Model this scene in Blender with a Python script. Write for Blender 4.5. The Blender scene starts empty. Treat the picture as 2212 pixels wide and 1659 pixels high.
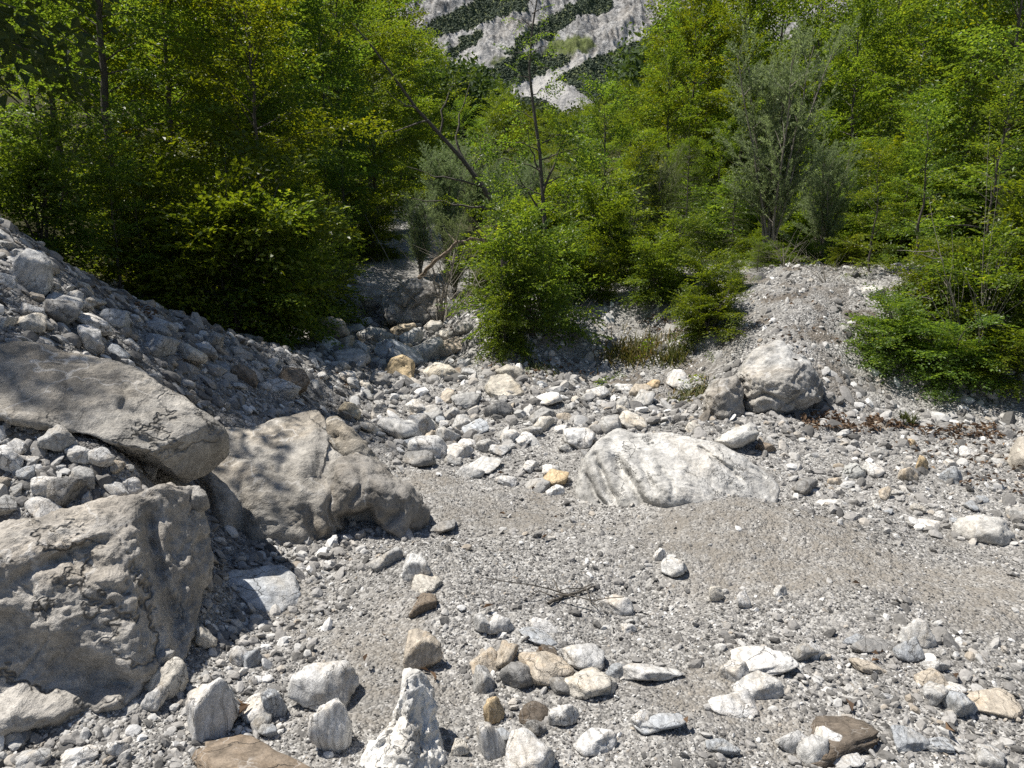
import bpy, bmesh, math, random
import numpy as np
from mathutils import Vector, Matrix

SC = bpy.context.scene
COL = SC.collection
# ------------------------------------------------------------------ camera
PITCH = math.radians(11.0)
EYE = 1.70
FPX = 26.0 / 36.0 * 2212.0          # focal length in pixels of a 2212 px wide view
CX, CY = 1106.0, 829.5
cam_d = bpy.data.cameras.new("camera")
cam_d.lens = 26.0
cam_d.sensor_width = 36.0
cam_d.clip_start = 0.05
cam_d.clip_end = 6000.0
cam = bpy.data.objects.new("camera", cam_d)
COL.objects.link(cam)
cam.location = (0, 0, EYE)
cam.rotation_euler = (math.radians(90) - PITCH, 0, 0)
SC.camera = cam
# ------------------------------------------------------------------ world, sun, exposure
SUN_AZ = math.radians(-80.0)        # clockwise from +Y: from the left, a little ahead
SUN_EL = math.radians(65.0)
world = bpy.data.worlds.new("World")
SC.world = world
world.use_nodes = True
nt = world.node_tree
bg = nt.nodes["Background"]
sky = nt.nodes.new("ShaderNodeTexSky")
sky.sky_type = 'NISHITA'
sky.sun_disc = False
sky.sun_elevation = SUN_EL
sky.sun_rotation = SUN_AZ
sky.altitude = 900
nt.links.new(sky.outputs[0], bg.inputs[0])
bg.inputs[1].default_value = 0.068
sun_d = bpy.data.lights.new("sun", 'SUN')
sun_d.energy = 4.6
sun_d.angle = math.radians(0.53)
sun_d.color = (1.0, 0.95, 0.87)
sun = bpy.data.objects.new("sun", sun_d)
COL.objects.link(sun)
to_sun = Vector((math.sin(SUN_AZ) * math.cos(SUN_EL), math.cos(SUN_AZ) * math.cos(SUN_EL), math.sin(SUN_EL)))
sun.rotation_euler = to_sun.to_track_quat('Z', 'Y').to_euler()
sun.location = to_sun * 60
SC.view_settings.view_transform = 'Standard'
SC.view_settings.look = 'None'
SC.view_settings.exposure = 0.72
SC.view_settings.gamma = 1.0
SC.render.engine = 'CYCLES'
SC.cycles.max_bounces = 6
SC.cycles.diffuse_bounces = 3
SC.cycles.glossy_bounces = 2
SC.cycles.transmission_bounces = 4
SC.cycles.transparent_max_bounces = 4
SC.cycles.use_denoising = False

# ------------------------------------------------------------------ helpers: picture <-> place
CP, SP = math.cos(PITCH), math.sin(PITCH)
FWD = np.array([0.0, CP, -SP]); UPV = np.array([0.0, SP, CP]); RGT = np.array([1.0, 0, 0])
CAM = np.array([0.0, 0.0, EYE])

def ray(u, v):
    return FWD + RGT * ((u - CX) / FPX) - UPV * ((v - CY) / FPX)

def at(u, v, Y):
    """the point at distance Y ahead that is seen at (u, v)"""
    d = ray(u, v)
    return CAM + d * (Y / d[1])

# ------------------------------------------------------------------ helpers: noise
def _h(ix, iy, iz, seed):
    h = (ix.astype(np.uint32) * np.uint32(374761393) + iy.astype(np.uint32) * np.uint32(668265263)
         + iz.astype(np.uint32) * np.uint32(2147483647) + np.uint32((seed * 1274126177) & 0xffffffff))
    h ^= h >> np.uint32(13); h *= np.uint32(1274126177); h ^= h >> np.uint32(16)
    h *= np.uint32(2246822519); h ^= h >> np.uint32(13)
    return h

_G = np.array([[1,1,0],[-1,1,0],[1,-1,0],[-1,-1,0],[1,0,1],[-1,0,1],[1,0,-1],[-1,0,-1],
               [0,1,1],[0,-1,1],[0,1,-1],[0,-1,-1],[1,1,0],[-1,1,0],[0,-1,1],[0,-1,-1]], dtype=np.float64)

def perlin(P, seed=0):
    P = np.asarray(P, dtype=np.float64)
    I = np.floor(P).astype(np.int64); Fr = P - I
    w = Fr * Fr * Fr * (Fr * (Fr * 6 - 15) + 10)
    out = np.zeros(len(P))
    for dx in (0, 1):
        wx = w[:, 0] if dx else 1 - w[:, 0]
        for dy in (0, 1):
            wy = w[:, 1] if dy else 1 - w[:, 1]
            for dz in (0, 1):
                wz = w[:, 2] if dz else 1 - w[:, 2]
                g = _G[_h(I[:, 0] + dx, I[:, 1] + dy, I[:, 2] + dz, seed) & np.uint32(15)]
                out += wx * wy * wz * (g[:, 0] * (Fr[:, 0] - dx) + g[:, 1] * (Fr[:, 1] - dy) + g[:, 2] * (Fr[:, 2] - dz))
    return out

def fbm(P, octv=4, seed=0, gain=0.5, lac=2.03):
    P = np.asarray(P, dtype=np.float64); a = 1.0; s = np.zeros(len(P))
    for o in range(octv):
        s += a * perlin(P, seed + o * 17); P = P * lac + 3.7; a *= gain
    return s

def ridged(P, octv=4, seed=0, gain=0.5, lac=2.03):
    P = np.asarray(P, dtype=np.float64); a = 1.0; s = np.zeros(len(P))
    for o in range(octv):
        s += a * (1 - 2 * np.abs(perlin(P, seed + o * 17)) * 1.4); P = P * lac + 1.9; a *= gain
    return s

# ------------------------------------------------------------------ helpers: meshes and tags
def mesh(name, V, F, mat=None, smooth=False, attrs=None):
    V = np.ascontiguousarray(V, dtype=np.float32); F = np.ascontiguousarray(F, dtype=np.int32)
    me = bpy.data.meshes.new(name)
    nf, k = F.shape
    me.vertices.add(len(V)); me.vertices.foreach_set('co', V.ravel())
    me.loops.add(nf * k); me.loops.foreach_set('vertex_index', F.ravel())
    me.polygons.add(nf); me.polygons.foreach_set('loop_start', np.arange(0, nf * k, k, dtype=np.int32))
    me.update(calc_edges=True)
    me.polygons.foreach_set('use_smooth', np.full(nf, smooth, dtype=bool))
    for an, (dom, arr) in (attrs or {}).items():
        a = me.attributes.new(an, 'FLOAT', dom); a.data.foreach_set('value', np.ascontiguousarray(arr, dtype=np.float32))
    if mat: me.materials.append(mat)
    return me

def link(name, data, parent=None, loc=None):
    o = bpy.data.objects.new(name, data); COL.objects.link(o)
    if parent: o.parent = parent
    if loc is not None: o.location = loc
    return o

def tag(o, label=None, cat=None, group=None, kind=None):
    if label: o['label'] = label
    if cat: o['category'] = cat
    if group: o['group'] = group
    if kind: o['kind'] = kind
    return o

def icos(sub):
    bm = bmesh.new(); bmesh.ops.create_icosphere(bm, subdivisions=sub, radius=1.0)
    V = np.array([v.co[:] for v in bm.verts]); F = np.array([[v.index for v in f.verts] for f in bm.faces]); bm.free()
    V /= np.linalg.norm(V, axis=1)[:, None]
    return V, F
ICO = {k: icos(k) for k in (1, 2, 3, 4, 5, 6, 7)}

def vnormals(V, F):
    n = np.cross(V[F[:, 1]] - V[F[:, 0]], V[F[:, 2]] - V[F[:, 0]])
    N = np.zeros_like(V)
    for k in range(3):
        for c in range(3): N[:, c] += np.bincount(F[:, k], n[:, c], len(V))
    return N / (np.linalg.norm(N, axis=1)[:, None] + 1e-12)

def smooth01(x): x = np.clip(x, 0, 1); return x * x * (3 - 2 * x)

def seg_dist(P, poly):
    """distance of 2-D points to a polyline"""
    best = np.full(len(P), 1e9)
    for a, b in zip(poly[:-1], poly[1:]):
        a = np.array(a); b = np.array(b); ab = b - a
        t = np.clip(((P - a) @ ab) / (ab @ ab + 1e-12), 0, 1)
        best = np.minimum(best, np.linalg.norm(P - a - t[:, None] * ab, axis=1))
    return best

def inside(P, poly):
    poly = np.array(poly, dtype=float); res = np.zeros(len(P), dtype=bool)
    j = len(poly) - 1
    for i in range(len(poly)):
        xi, yi = poly[i]; xj, yj = poly[j]
        c = ((yi > P[:, 1]) != (yj > P[:, 1])) & (P[:, 0] < (xj - xi) * (P[:, 1] - yi) / (yj - yi + 1e-12) + xi)
        res ^= c; j = i
    return res
# ------------------------------------------------------------------ materials
class NG:
    """a few lines to write a node tree"""
    def __init__(s, name):
        s.m = bpy.data.materials.new(name); s.m.use_nodes = True; s.t = s.m.node_tree
        s.t.nodes.clear(); s.out = s.t.nodes.new('ShaderNodeOutputMaterial')
    def n(s, typ, ins=None, **kw):
        nd = s.t.nodes.new('ShaderNode' + typ)
        for k, v in kw.items(): setattr(nd, k, v)
        for k, v in (ins or {}).items():
            if hasattr(v, 'is_linked') or hasattr(v, 'links'): s.t.links.new(v, nd.inputs[k])
            else: nd.inputs[k].default_value = v
        return nd
    def ramp(s, fac, stops):
        r = s.n('ValToRGB'); s.t.links.new(fac, r.inputs[0]); e = r.color_ramp.elements
        while len(e) < len(stops): e.new(0.5)
        for q, (p, c) in zip(e, stops): q.position = p; q.color = (*c, 1) if len(c) == 3 else c
        return r.outputs[0]
    def mix(s, fac, a, b, mode='MIX'):
        m = s.n('MixRGB', {0: fac, 1: a, 2: b}, blend_type=mode); return m.outputs[0]
    def math(s, op, a, b=0.0):
        return s.n('Math', {0: a, 1: b}, operation=op).outputs[0]
    def noise(s, vec, scale, detail=6, rough=0.6, dist=0.0):
        return s.n('TexNoise', {'Vector': vec, 'Scale': scale, 'Detail': detail, 'Roughness': rough, 'Distortion': dist}).outputs[0]
    def surf(s, sh): s.t.links.new(sh, s.out.inputs[0]); return s.m

def g3(v): return (v, v, v)

def rock_material(name, scale=1.0, veins=0.5, dirt=0.4, bump=0.6, dist=0.03, patch=.35, crack=.75):
    g = NG(name)
    tc = g.n('TexCoord').outputs['Object']; oi = g.n('ObjectInfo')
    off = g.n('VectorMath', {0: tc, 1: g.n('CombineXYZ', {0: g.math('MULTIPLY', oi.outputs['Random'], 37.0), 1: g.math('MULTIPLY', oi.outputs['Random'], 91.0)}).outputs[0]}, operation='ADD').outputs[0]
    tint = oi.outputs['Color']
    big = g.noise(off, 1.7 * scale, 6, .62, .6)
    mid = g.noise(off, 7 * scale, 8, .68, .8)
    fine = g.noise(off, 45 * scale, 5, .7)
    speck = g.noise(off, 160 * scale, 3, .7)
    v = g.ramp(mid, [(0.30, g3(.62)), (0.5, g3(.92)), (0.68, g3(1.22))])
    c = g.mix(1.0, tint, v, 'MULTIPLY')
    v2 = g.ramp(fine, [(0.3, g3(.70)), (0.5, g3(.98)), (0.7, g3(1.2))])
    c = g.mix(1.0, c, v2, 'MULTIPLY')
    v3 = g.ramp(speck, [(0.32, g3(.72)), (0.5, g3(1.0)), (0.66, g3(1.18))])
    c = g.mix(.8, c, v3, 'MULTIPLY')
    pn = g.noise(off, .9 * scale, 5, .6, 1.2)
    c = g.mix(patch, c, g.mix(1.0, c, g.ramp(pn, [(.36, g3(.55)), (.5, g3(1.0)), (.62, g3(1.15))]), 'MULTIPLY'))
    # warm stains
    st = g.ramp(big, [(.48, g3(0)), (.68, g3(1))])
    c = g.mix(g.math('MULTIPLY', st, dirt), c, g.mix(1.0, c, (.93, .78, .58, 1), 'MULTIPLY'))
    # dark bands of the bedding
    wv = g.n('TexWave', {'Vector': off, 'Scale': 1.6 * scale, 'Distortion': 9.0, 'Detail': 5.0, 'Detail Scale': 1.6, 'Detail Roughness': .65}).outputs[1]
    bd = g.ramp(wv, [(.0, g3(.72)), (.3, g3(1)), (.85, g3(1)), (1, g3(1.12))])
    c = g.mix(.7, c, bd, 'MULTIPLY')
    # white calcite veins: edges of a warped cell pattern
    wp = g.n('VectorMath', {0: off, 1: g.n('TexNoise', {'Vector': off, 'Scale': 2.2 * scale, 'Detail': 4.0}).outputs[1]}, operation='ADD').outputs[0]
    vo = g.n('TexVoronoi', {'Vector': wp, 'Scale': 3.1 * scale}, feature='DISTANCE_TO_EDGE').outputs[0]
    ve = g.math('MULTIPLY', g.ramp(vo, [(0, g3(1)), (.022, g3(0))]), g.ramp(big, [(.45, g3(0)), (.6, g3(1))]))
    c = g.mix(g.math('MULTIPLY', ve, veins), c, (.72, .71, .69, 1))
    wq = g.n('VectorMath', {0: off, 1: g.n('VectorMath', {0: g.n('TexNoise', {'Vector': off, 'Scale': 1.1 * scale, 'Detail': 6.0, 'Roughness': .62}).outputs[1], 1: (1.4, 1.4, 1.4)}, operation='MULTIPLY').outputs[0]}, operation='ADD').outputs[0]
    vc = g.n('TexVoronoi', {'Vector': wq, 'Scale': 1.5 * scale}, feature='DISTANCE_TO_EDGE').outputs[0]
    cr = g.math('MULTIPLY', g.ramp(vc, [(0, g3(1)), (.016, g3(0))]), g.ramp(pn, [(.44, g3(0)), (.56, g3(1))]))
    c = g.mix(g.math('MULTIPLY', cr, crack), c, (.06, .056, .05, 1))
    h = g.math('ADD', g.math('MULTIPLY', mid, 1.0), g.math('ADD', g.math('MULTIPLY', fine, .35), g.math('MULTIPLY', speck, .12)))
    h = g.math('SUBTRACT', h, g.math('MULTIPLY', g.ramp(wv, [(0, g3(1)), (.16, g3(0))]), .12))
    h = g.math('SUBTRACT', h, g.math('MULTIPLY', cr, .8))
    b = g.n('Bump', {'Strength': bump, 'Distance': dist, 'Height': h})
    p = g.n('BsdfPrincipled', {'Base Color': c, 'Roughness': .86, 'Normal': b.outputs[0]})
    p.inputs['Specular IOR Level'].default_value = .25
    return g.surf(p.outputs[0])

M_BOULDER = rock_material('limestone_boulder', .8, .45, .45, .8, .035, .55)
M_WHITE = rock_material('pale_limestone', 1.3, .7, .25, .6, .025, .6)
M_STONE = rock_material('limestone_stone', .55, .55, .5, .8, .010)

def pebble_material():
    g = NG('pebble_limestone')
    at_ = g.n('Attribute', attribute_name='rnd').outputs['Fac']
    ge = g.n('NewGeometry').outputs['Position']
    c = g.ramp(at_, [(0, (.09, .087, .083)), (.22, (.17, .165, .157)), (.48, (.26, .25, .237)), (.68, (.35, .34, .325)), (.82, (.46, .455, .44)), (.88, (.31, .27, .22)), (.94, (.55, .545, .53)), (1, (.64, .63, .61))])
    f = g.noise(ge, 60, 4, .7)
    c = g.mix(1, c, g.ramp(f, [(.3, g3(.72)), (.5, g3(1)), (.7, g3(1.2))]), 'MULTIPLY')
    b = g.n('Bump', {'Strength': .5, 'Distance': .006, 'Height': f})
    p = g.n('BsdfPrincipled', {'Base Color': c, 'Roughness': .9, 'Normal': b.outputs[0]})
    p.inputs['Specular IOR Level'].default_value = .2
    return g.surf(p.outputs[0])
M_PEBBLE = pebble_material()

def ground_material():
    g = NG('gravel_ground')
    ge = g.n('NewGeometry').outputs['Position']
    sand = g.n('Attribute', attribute_name='sand').outputs['Fac']
    wood = g.n('Attribute', attribute_name='wood').outputs['Fac']
    earth = g.n('Attribute', attribute_name='earth').outputs['Fac']
    vo = g.n('TexVoronoi', {'Vector': ge, 'Scale': 85.0}); vb = g.n('TexVoronoi', {'Vector': ge, 'Scale': 34.0})
    r1 = g.n('SeparateColor', {0: vo.outputs[1]}).outputs[0]; r2 = g.n('SeparateColor', {0: vb.outputs[1]}).outputs[0]
    c1 = g.ramp(r1, [(0, (.12, .117, .11)), (.4, (.24, .232, .22)), (.75, (.35, .34, .32)), (1, (.55, .54, .52))])
    c2 = g.ramp(r2, [(0, (.15, .145, .14)), (.5, (.29, .28, .265)), (.8, (.40, .39, .37)), (1, (.56, .55, .53))])
    big = g.noise(ge, 1.3, 6, .6); mid = g.noise(ge, 9, 6, .65)
    c = g.mix(g.ramp(mid, [(.45, g3(0)), (.6, g3(1))]), c1, c2)
    sd = g.mix(g.noise(ge, 220, 3, .7), (.17, .152, .128, 1), (.31, .285, .25, 1))
    sd = g.mix(g.ramp(mid, [(.4, g3(0)), (.62, g3(.8))]), sd, c1)
    c = g.mix(g.math('MULTIPLY', sand, .85), c, sd)
    ea = g.mix(g.noise(ge, 90, 5, .7), (.06, .047, .035, 1), (.20, .165, .125, 1))
    c = g.mix(earth, c, ea)
    c = g.mix(1, c, g.ramp(big, [(.3, g3(.74)), (.55, g3(.93)), (.75, g3(1.04))]), 'MULTIPLY')
    wd = g.mix(g.noise(ge, 6, 6, .7), (.030, .026, .016, 1), (.075, .078, .030, 1))
    c = g.mix(wood, c, wd)
    h = g.math('ADD', g.math('MULTIPLY', vo.outputs[0], -.010), g.math('ADD', g.math('MULTIPLY', vb.outputs[0], -.016), g.math('MULTIPLY', mid, .02)))
    b = g.n('Bump', {'Strength': .9, 'Distance': 1.0, 'Height': h})
    p = g.n('BsdfPrincipled', {'Base Color': c, 'Roughness': .95, 'Normal': b.outputs[0]})
    p.inputs['Specular IOR Level'].default_value = .15
    return g.surf(p.outputs[0])
M_GROUND = ground_material()

def leaf_material(name, dark, lite, trans, yellow=None, rough=.42, tmix=.48):
    g = NG(name)
    r = g.n('Attribute', attribute_name='rnd').outputs['Fac']
    oi = g.n('ObjectInfo').outputs['Random']
    c = g.ramp(r, [(0, dark), (.55, [ (a + b) / 2 for a, b in zip(dark, lite)]), (.93, lite), (1, yellow or lite)])
    sh = g.n('HueSaturation', {'Hue': g.math('ADD', .483, g.math('MULTIPLY', oi, .045)), 'Saturation': g.math('SUBTRACT', 1.02, g.math('MULTIPLY', oi, .16)), 'Value': g.math('ADD', .82, g.math('MULTIPLY', oi, .36)), 'Color': c})
    c = sh.outputs[0]
    p = g.n('BsdfPrincipled', {'Base Color': c, 'Roughness': rough})
    p.inputs['Specular IOR Level'].default_value = .35
    tc = g.mix(1.0, c, (*trans, 1), 'MULTIPLY')
    t = g.n('BsdfTranslucent', {'Color': tc})
    m = g.n('MixShader', {0: tmix, 1: p.outputs[0], 2: t.outputs[0]})
    return g.surf(m.outputs[0])
M_BEECH = leaf_material('beech_leaf', (.040, .080, .010), (.150, .200, .017), (2.6, 2.35, .8), (.28, .26, .03))
M_WILLOW = leaf_material('willow_leaf', (.13, .165, .075), (.28, .32, .16), (1.3, 1.4, .95), None, .55, .42)
M_LARCH = leaf_material('larch_needle', (.05, .085, .014), (.13, .165, .03), (1.5, 1.4, .7), None, .6, .3)
M_SPRUCE = leaf_material('spruce_needle', (.012, .028, .010), (.045, .075, .022), (1.2, 1.2, .7), None, .6, .2)
M_GRASS = leaf_material('grass_blade', (.045, .065, .014), (.12, .13, .035), (1.4, 1.3, .7), (.26, .20, .09), .7, .3)
M_DRY = leaf_material('dry_leaf', (.075, .047, .028), (.19, .12, .07), (1.2, 1.0, .8), (.27, .18, .10), .8, .15)
M_FAR = leaf_material('far_leaf', (.026, .050, .010), (.085, .128, .018), (1.9, 1.7, .8), None, .7, .3)

def bark_material(name, a, b):
    g = NG(name); tc = g.n('TexCoord').outputs['Object']
    f = g.noise(tc, 14, 6, .7, 1.0); f2 = g.noise(tc, 70, 4, .7)
    c = g.mix(f, (*a, 1), (*b, 1)); c = g.mix(1, c, g.ramp(f2, [(.3, g3(.7)), (.7, g3(1.25))]), 'MULTIPLY')
    bp = g.n('Bump', {'Strength': .5, 'Distance': .02, 'Height': g.math('ADD', f, g.math('MULTIPLY', f2, .4))})
    p = g.n('BsdfPrincipled', {'Base Color': c, 'Roughness': .9, 'Normal': bp.outputs[0]})
    return g.surf(p.outputs[0])
M_BARK = bark_material('grey_bark', (.040, .034, .028), (.13, .115, .095))
M_BARKP = bark_material('pale_bark', (.12, .105, .085), (.30, .27, .225))
M_DRYWOOD = bark_material('dry_wood', (.12, .09, .065), (.30, .24, .18))

def mountain_material():
    g = NG('mountain_face')
    ge = g.n('NewGeometry').outputs['Position']
    veg = g.n('Attribute', attribute_name='veg').outputs['Fac']; scr = g.n('Attribute', attribute_name='scree').outputs['Fac']
    st = g.n('Mapping', {'Vector': ge, 'Rotation': (.5, .75, .2), 'Scale': (.09, .02, .03)}).outputs[0]
    a = g.noise(st, 1.0, 8, .72, 1.0); b_ = g.noise(ge, .12, 8, .7); d = g.noise(ge, .02, 5, .6)
    rk = g.ramp(a, [(.34, (.10, .10, .10)), (.43, (.25, .247, .24)), (.52, (.36, .355, .345)), (.64, (.46, .455, .44))])
    wvm = g.n('TexWave', {'Vector': g.n('Mapping', {'Vector': ge, 'Rotation': (.3, .9, .1)}).outputs[0], 'Scale': .05, 'Distortion': 14.0, 'Detail': 8.0, 'Detail Scale': 1.8, 'Detail Roughness': .7}).outputs[1]
    rk = g.mix(.8, rk, g.ramp(wvm, [(0, g3(.45)), (.22, g3(.95)), (1, g3(1.1))]), 'MULTIPLY')
    rk = g.mix(.7, rk, g.ramp(b_, [(.36, g3(.42)), (.5, g3(.95)), (.66, g3(1.15))]), 'MULTIPLY')
    rk = g.mix(g.ramp(d, [(.5, g3(0)), (.7, g3(.35))]), rk, (.36, .31, .25, 1))
    sc = g.mix(b_, (.34, .33, .315, 1), (.50, .49, .47, 1))
    c = g.mix(scr, rk, sc)
    gr = g.mix(b_, (.06, .095, .018, 1), (.15, .17, .045, 1))
    c = g.mix(veg, c, gr)
    bp = g.n('Bump', {'Strength': .8, 'Distance': 6.0, 'Height': g.math('ADD', a, g.math('MULTIPLY', b_, .8))})
    p = g.n('BsdfPrincipled', {'Base Color': c, 'Roughness': .95, 'Normal': bp.outputs[0]})
    p.inputs['Specular IOR Level'].default_value = .1
    return g.surf(p.outputs[0])
M_MOUNT = mountain_material()
# ------------------------------------------------------------------ terrain
def _ctrl():
    W = [(-4,-3,.9),(-1.5,-2,.15),(0,-2,0),(1.5,-2,0),(4,-3,.2),(6,-1,.4),(-6,-1,1.6),
         (-1.2,1.9,.03),(0,1.9,0),(1.2,1.9,0),(2.6,2.0,.03),(-.5,3.0,0),(.6,3.2,-.01),(1.6,3.2,-.01),(3.2,3.2,.02),
         (-.4,4.0,0),(.5,4.4,.02),(1.6,4.6,.05),(5,3,.15),(5.2,5,.25),(-.2,5.2,.03),
         (-2.2,1.2,.25),(-3.2,1.5,.8),(-4.5,2.5,1.7),(-5.5,4.5,2.4),(-7,7,2.9),(-6,8,2.4),
         (-4.6,7.2,1.55),(-3.6,7.8,.95),(-2.8,8.3,.55),(-2.2,9.2,.45),(-4,10,1.2),(-3,12,.9),(-6,12,2.6),
         (3,11,1.35),(5,10.5,1.4),(7,9,1.5),(8,6,1.0),(1.5,12,1.25),(3,14,1.6),(6,14,1.8),(0,15,1.25),(-2.5,15,1.1)]
    I = [(1100,850,7.2),(900,850,7.2),(1250,850,7.2),(900,960,6.0),(1100,950,6.0),(830,765,9.0),(980,765,9.0),(880,692,11.3),(740,692,11.3),(690,740,9.6),(800,625,13.6),
         (1000,690,11.0),(0,480,5.3),(140,572,5.7),(300,672,6.0),(480,737,6.4),(640,785,6.9),(715,872,6.7),(-200,400,5.0),
         (0,690,4.0),(200,745,4.4),(450,850,5.0),(640,905,5.5),(330,760,5.0),
         (0,950,3.1),(150,1000,3.1),(300,1055,3.2),(100,1120,2.85),(440,1185,3.55),(520,1195,3.72),(600,1228,3.6),(470,1100,4.0),(-150,1000,2.9),(0,830,3.35),(100,890,3.3),(280,1000,3.2),
         (300,1545,2.36),(430,1420,2.72),(475,1330,3.05),(520,1250,3.35),(250,1420,2.58),(380,1290,2.95),(100,1580,2.25),(700,1180,3.92),(920,1190,3.65),(800,1190,3.9),(850,1030,4.9),(900,1080,4.5),(780,930,5.6),
         (1030,785,8.3),(1150,800,8.0),(1250,800,8.2),(1400,795,8.0),(1480,830,7.5),(1480,900,6.6),(1560,905,6.4),(1760,900,6.5),(1900,905,6.45),(2080,910,6.35),(2212,910,6.3),
         (1100,650,9.3),(1250,645,9.7),(1380,640,9.5),(1560,660,8.6),(1750,642,8.1),(1900,622,8.5),(2060,620,8.4),(2212,620,8.3),(1700,740,7.3),(1850,760,7.4),(2000,780,7.3),(2150,780,7.1),(1400,720,8.8),
         (2212,1150,4.2),(2000,1000,5.35),(1800,980,5.6),(1650,1080,4.7),(1400,1060,4.8),(1480,1088,4.28),(1570,1066,4.46),(1300,930,6.1)]
    return np.array([list(w) for w in W] + [list(at(u, v, Y)) for u, v, Y in I])
_C = _ctrl()

def _tps_fit(C, lam=.004):
    n = len(C); d = np.linalg.norm(C[:, None, :2] - C[None, :, :2], axis=2)
    K = np.where(d > 0, d * d * np.log(d + 1e-9), 0) + lam * np.eye(n)
    P = np.c_[np.ones(n), C[:, :2]]
    A = np.block([[K, P], [P.T, np.zeros((3, 3))]])
    return np.linalg.solve(A, np.r_[C[:, 2], 0, 0, 0])
_W = _tps_fit(_C)

def _tps(x, y):
    out = _W[-3] + _W[-2] * x + _W[-1] * y
    for (cx, cy, _), w in zip(_C, _W[:-3]):
        r2 = (x - cx) ** 2 + (y - cy) ** 2
        out = out + w * .5 * r2 * np.log(r2 + 1e-12)
    return out

_FY = np.array([-60, 6, 12, 22, 60, 150, 500, 900, 3000.]); _FZ = np.array([0, .3, 1.0, 2.2, 5.5, 16, 70, 140, 420.])
def _far(x, y):
    z = np.interp(y, _FY, _FZ)
    ax = np.where(y > 0, .03 * y, 0)
    lf = -3.5 - .10 * np.maximum(y, 0); rf = 9 + .20 * np.maximum(y, 0)
    ls = np.maximum(0, lf - (x)); rs = np.maximum(0, x - rf)
    z = z + .62 * ls * ls / (ls + 5) + .5 * rs * rs / (rs + 12)
    return z

def H_exact(x, y, rough=True):
    x = np.atleast_1d(np.asarray(x, float)); y = np.atleast_1d(np.asarray(y, float))
    d = np.sqrt((x / 7.5) ** 2 + ((y - 5) / 9.0) ** 2)
    w = smooth01((1.25 - d) / .45)
    z = _far(x, y)
    m = w > 0
    if m.any(): z[m] = w[m] * _tps(x[m], y[m]) + (1 - w[m]) * z[m]
    if rough:
        P = np.c_[x, y, np.zeros_like(x)]
        r = np.hypot(x, y)
        z = z + .05 * perlin(P * .9, 5) + .028 * perlin(P * 2.6, 6)
        fl = smooth01((y - 4.5) / 2.5) * .5 + .5 * smooth01((-x - .6) / 1.2)      # rubbly away from the flat foreground
        z = z + (.012 + .03 * np.clip(fl, 0, 1)) * perlin(P * 7.0, 7) + .006 * perlin(P * 19.0, 8)
        far = smooth01((r - 30) / 60)
        z = z + far * (2.2 * perlin(P * .045, 9) + 5 * perlin(P * .012, 10))
    return z

_gx = np.arange(-9.0, 9.01, .045); _gy = np.arange(-4.0, 17.01, .045)
_GX, _GY = np.meshgrid(_gx, _gy)
_GZ = H_exact(_GX.ravel(), _GY.ravel()).reshape(_GX.shape)
def H(x, y):
    x = np.atleast_1d(np.asarray(x, float)); y = np.atleast_1d(np.asarray(y, float))
    i = (x + 9.0) / .045; j = (y + 4.0) / .045
    m = (i >= 0) & (i < len(_gx) - 1) & (j >= 0) & (j < len(_gy) - 1)
    z = np.empty(len(x))
    a = i[m].astype(int); b = j[m].astype(int); f = i[m] - a; g = j[m] - b
    z[m] = (_GZ[b, a] * (1 - f) + _GZ[b, a + 1] * f) * (1 - g) + (_GZ[b + 1, a] * (1 - f) + _GZ[b + 1, a + 1] * f) * g
    if (~m).any(): z[~m] = H_exact(x[~m], y[~m])
    return z

def H1(x, y): return float(H([x], [y])[0])

def hit(u, v, y0=1.3, y1=30):
    """where the line of sight through (u, v) meets the ground"""
    d = ray(u, v); d = d / d[1]
    ys = np.geomspace(y0, y1, 700); P = CAM + ys[:, None] * d
    below = P[:, 2] < H(P[:, 0], P[:, 1])
    k = int(np.argmax(below)) if below.any() else len(ys) - 1
    a, b = ys[max(k - 1, 0)], ys[k]
    for _ in range(14):
        m = .5 * (a + b); q = CAM + m * d
        if q[2] < H1(q[0], q[1]): b = m
        else: a = m
    return CAM + b * d

def px(P):
    """picture position of points of the place"""
    Q = np.atleast_2d(P) - CAM; z = Q @ FWD
    return np.c_[CX + FPX * (Q @ RGT) / z, CY - FPX * (Q @ UPV) / z, z]

def _axis(n, c, lim, k):
    t = np.linspace(-1, 1, n); return c + lim * np.sinh(k * t) / math.sinh(k)

def build_ground():
    xs = np.concatenate([[-900, -600, -400, -270, -180], -np.geomspace(120, 7, 60), np.linspace(-6.8, 6.8, 380), np.geomspace(7, 120, 60), [180, 270, 400, 600, 900]])
    ys = np.concatenate([[-60, -30, -15, -8], np.linspace(-4, 1.2, 40), np.linspace(1.25, 9.5, 330), np.geomspace(9.55, 900, 260)])
    X, Y = np.meshgrid(xs, ys); Z = H_exact(X.ravel(), Y.ravel())
    V = np.c_[X.ravel(), Y.ravel(), Z]
    nx, ny = len(xs), len(ys); i = np.arange(nx * ny).reshape(ny, nx)
    F = np.c_[i[:-1, :-1].ravel(), i[:-1, 1:].ravel(), i[1:, 1:].ravel(), i[1:, :-1].ravel()]
    sand, wood, earth = ground_masks(V[:, 0], V[:, 1])
    me = mesh('ground', V, F, M_GROUND, True, {'sand': ('POINT', sand), 'wood': ('POINT', wood), 'earth': ('POINT', earth)})
    o = link('ground', me); tag(o, kind='structure', label='grey gravel stream bed rising to stony banks and wooded slopes')
    return o

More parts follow.
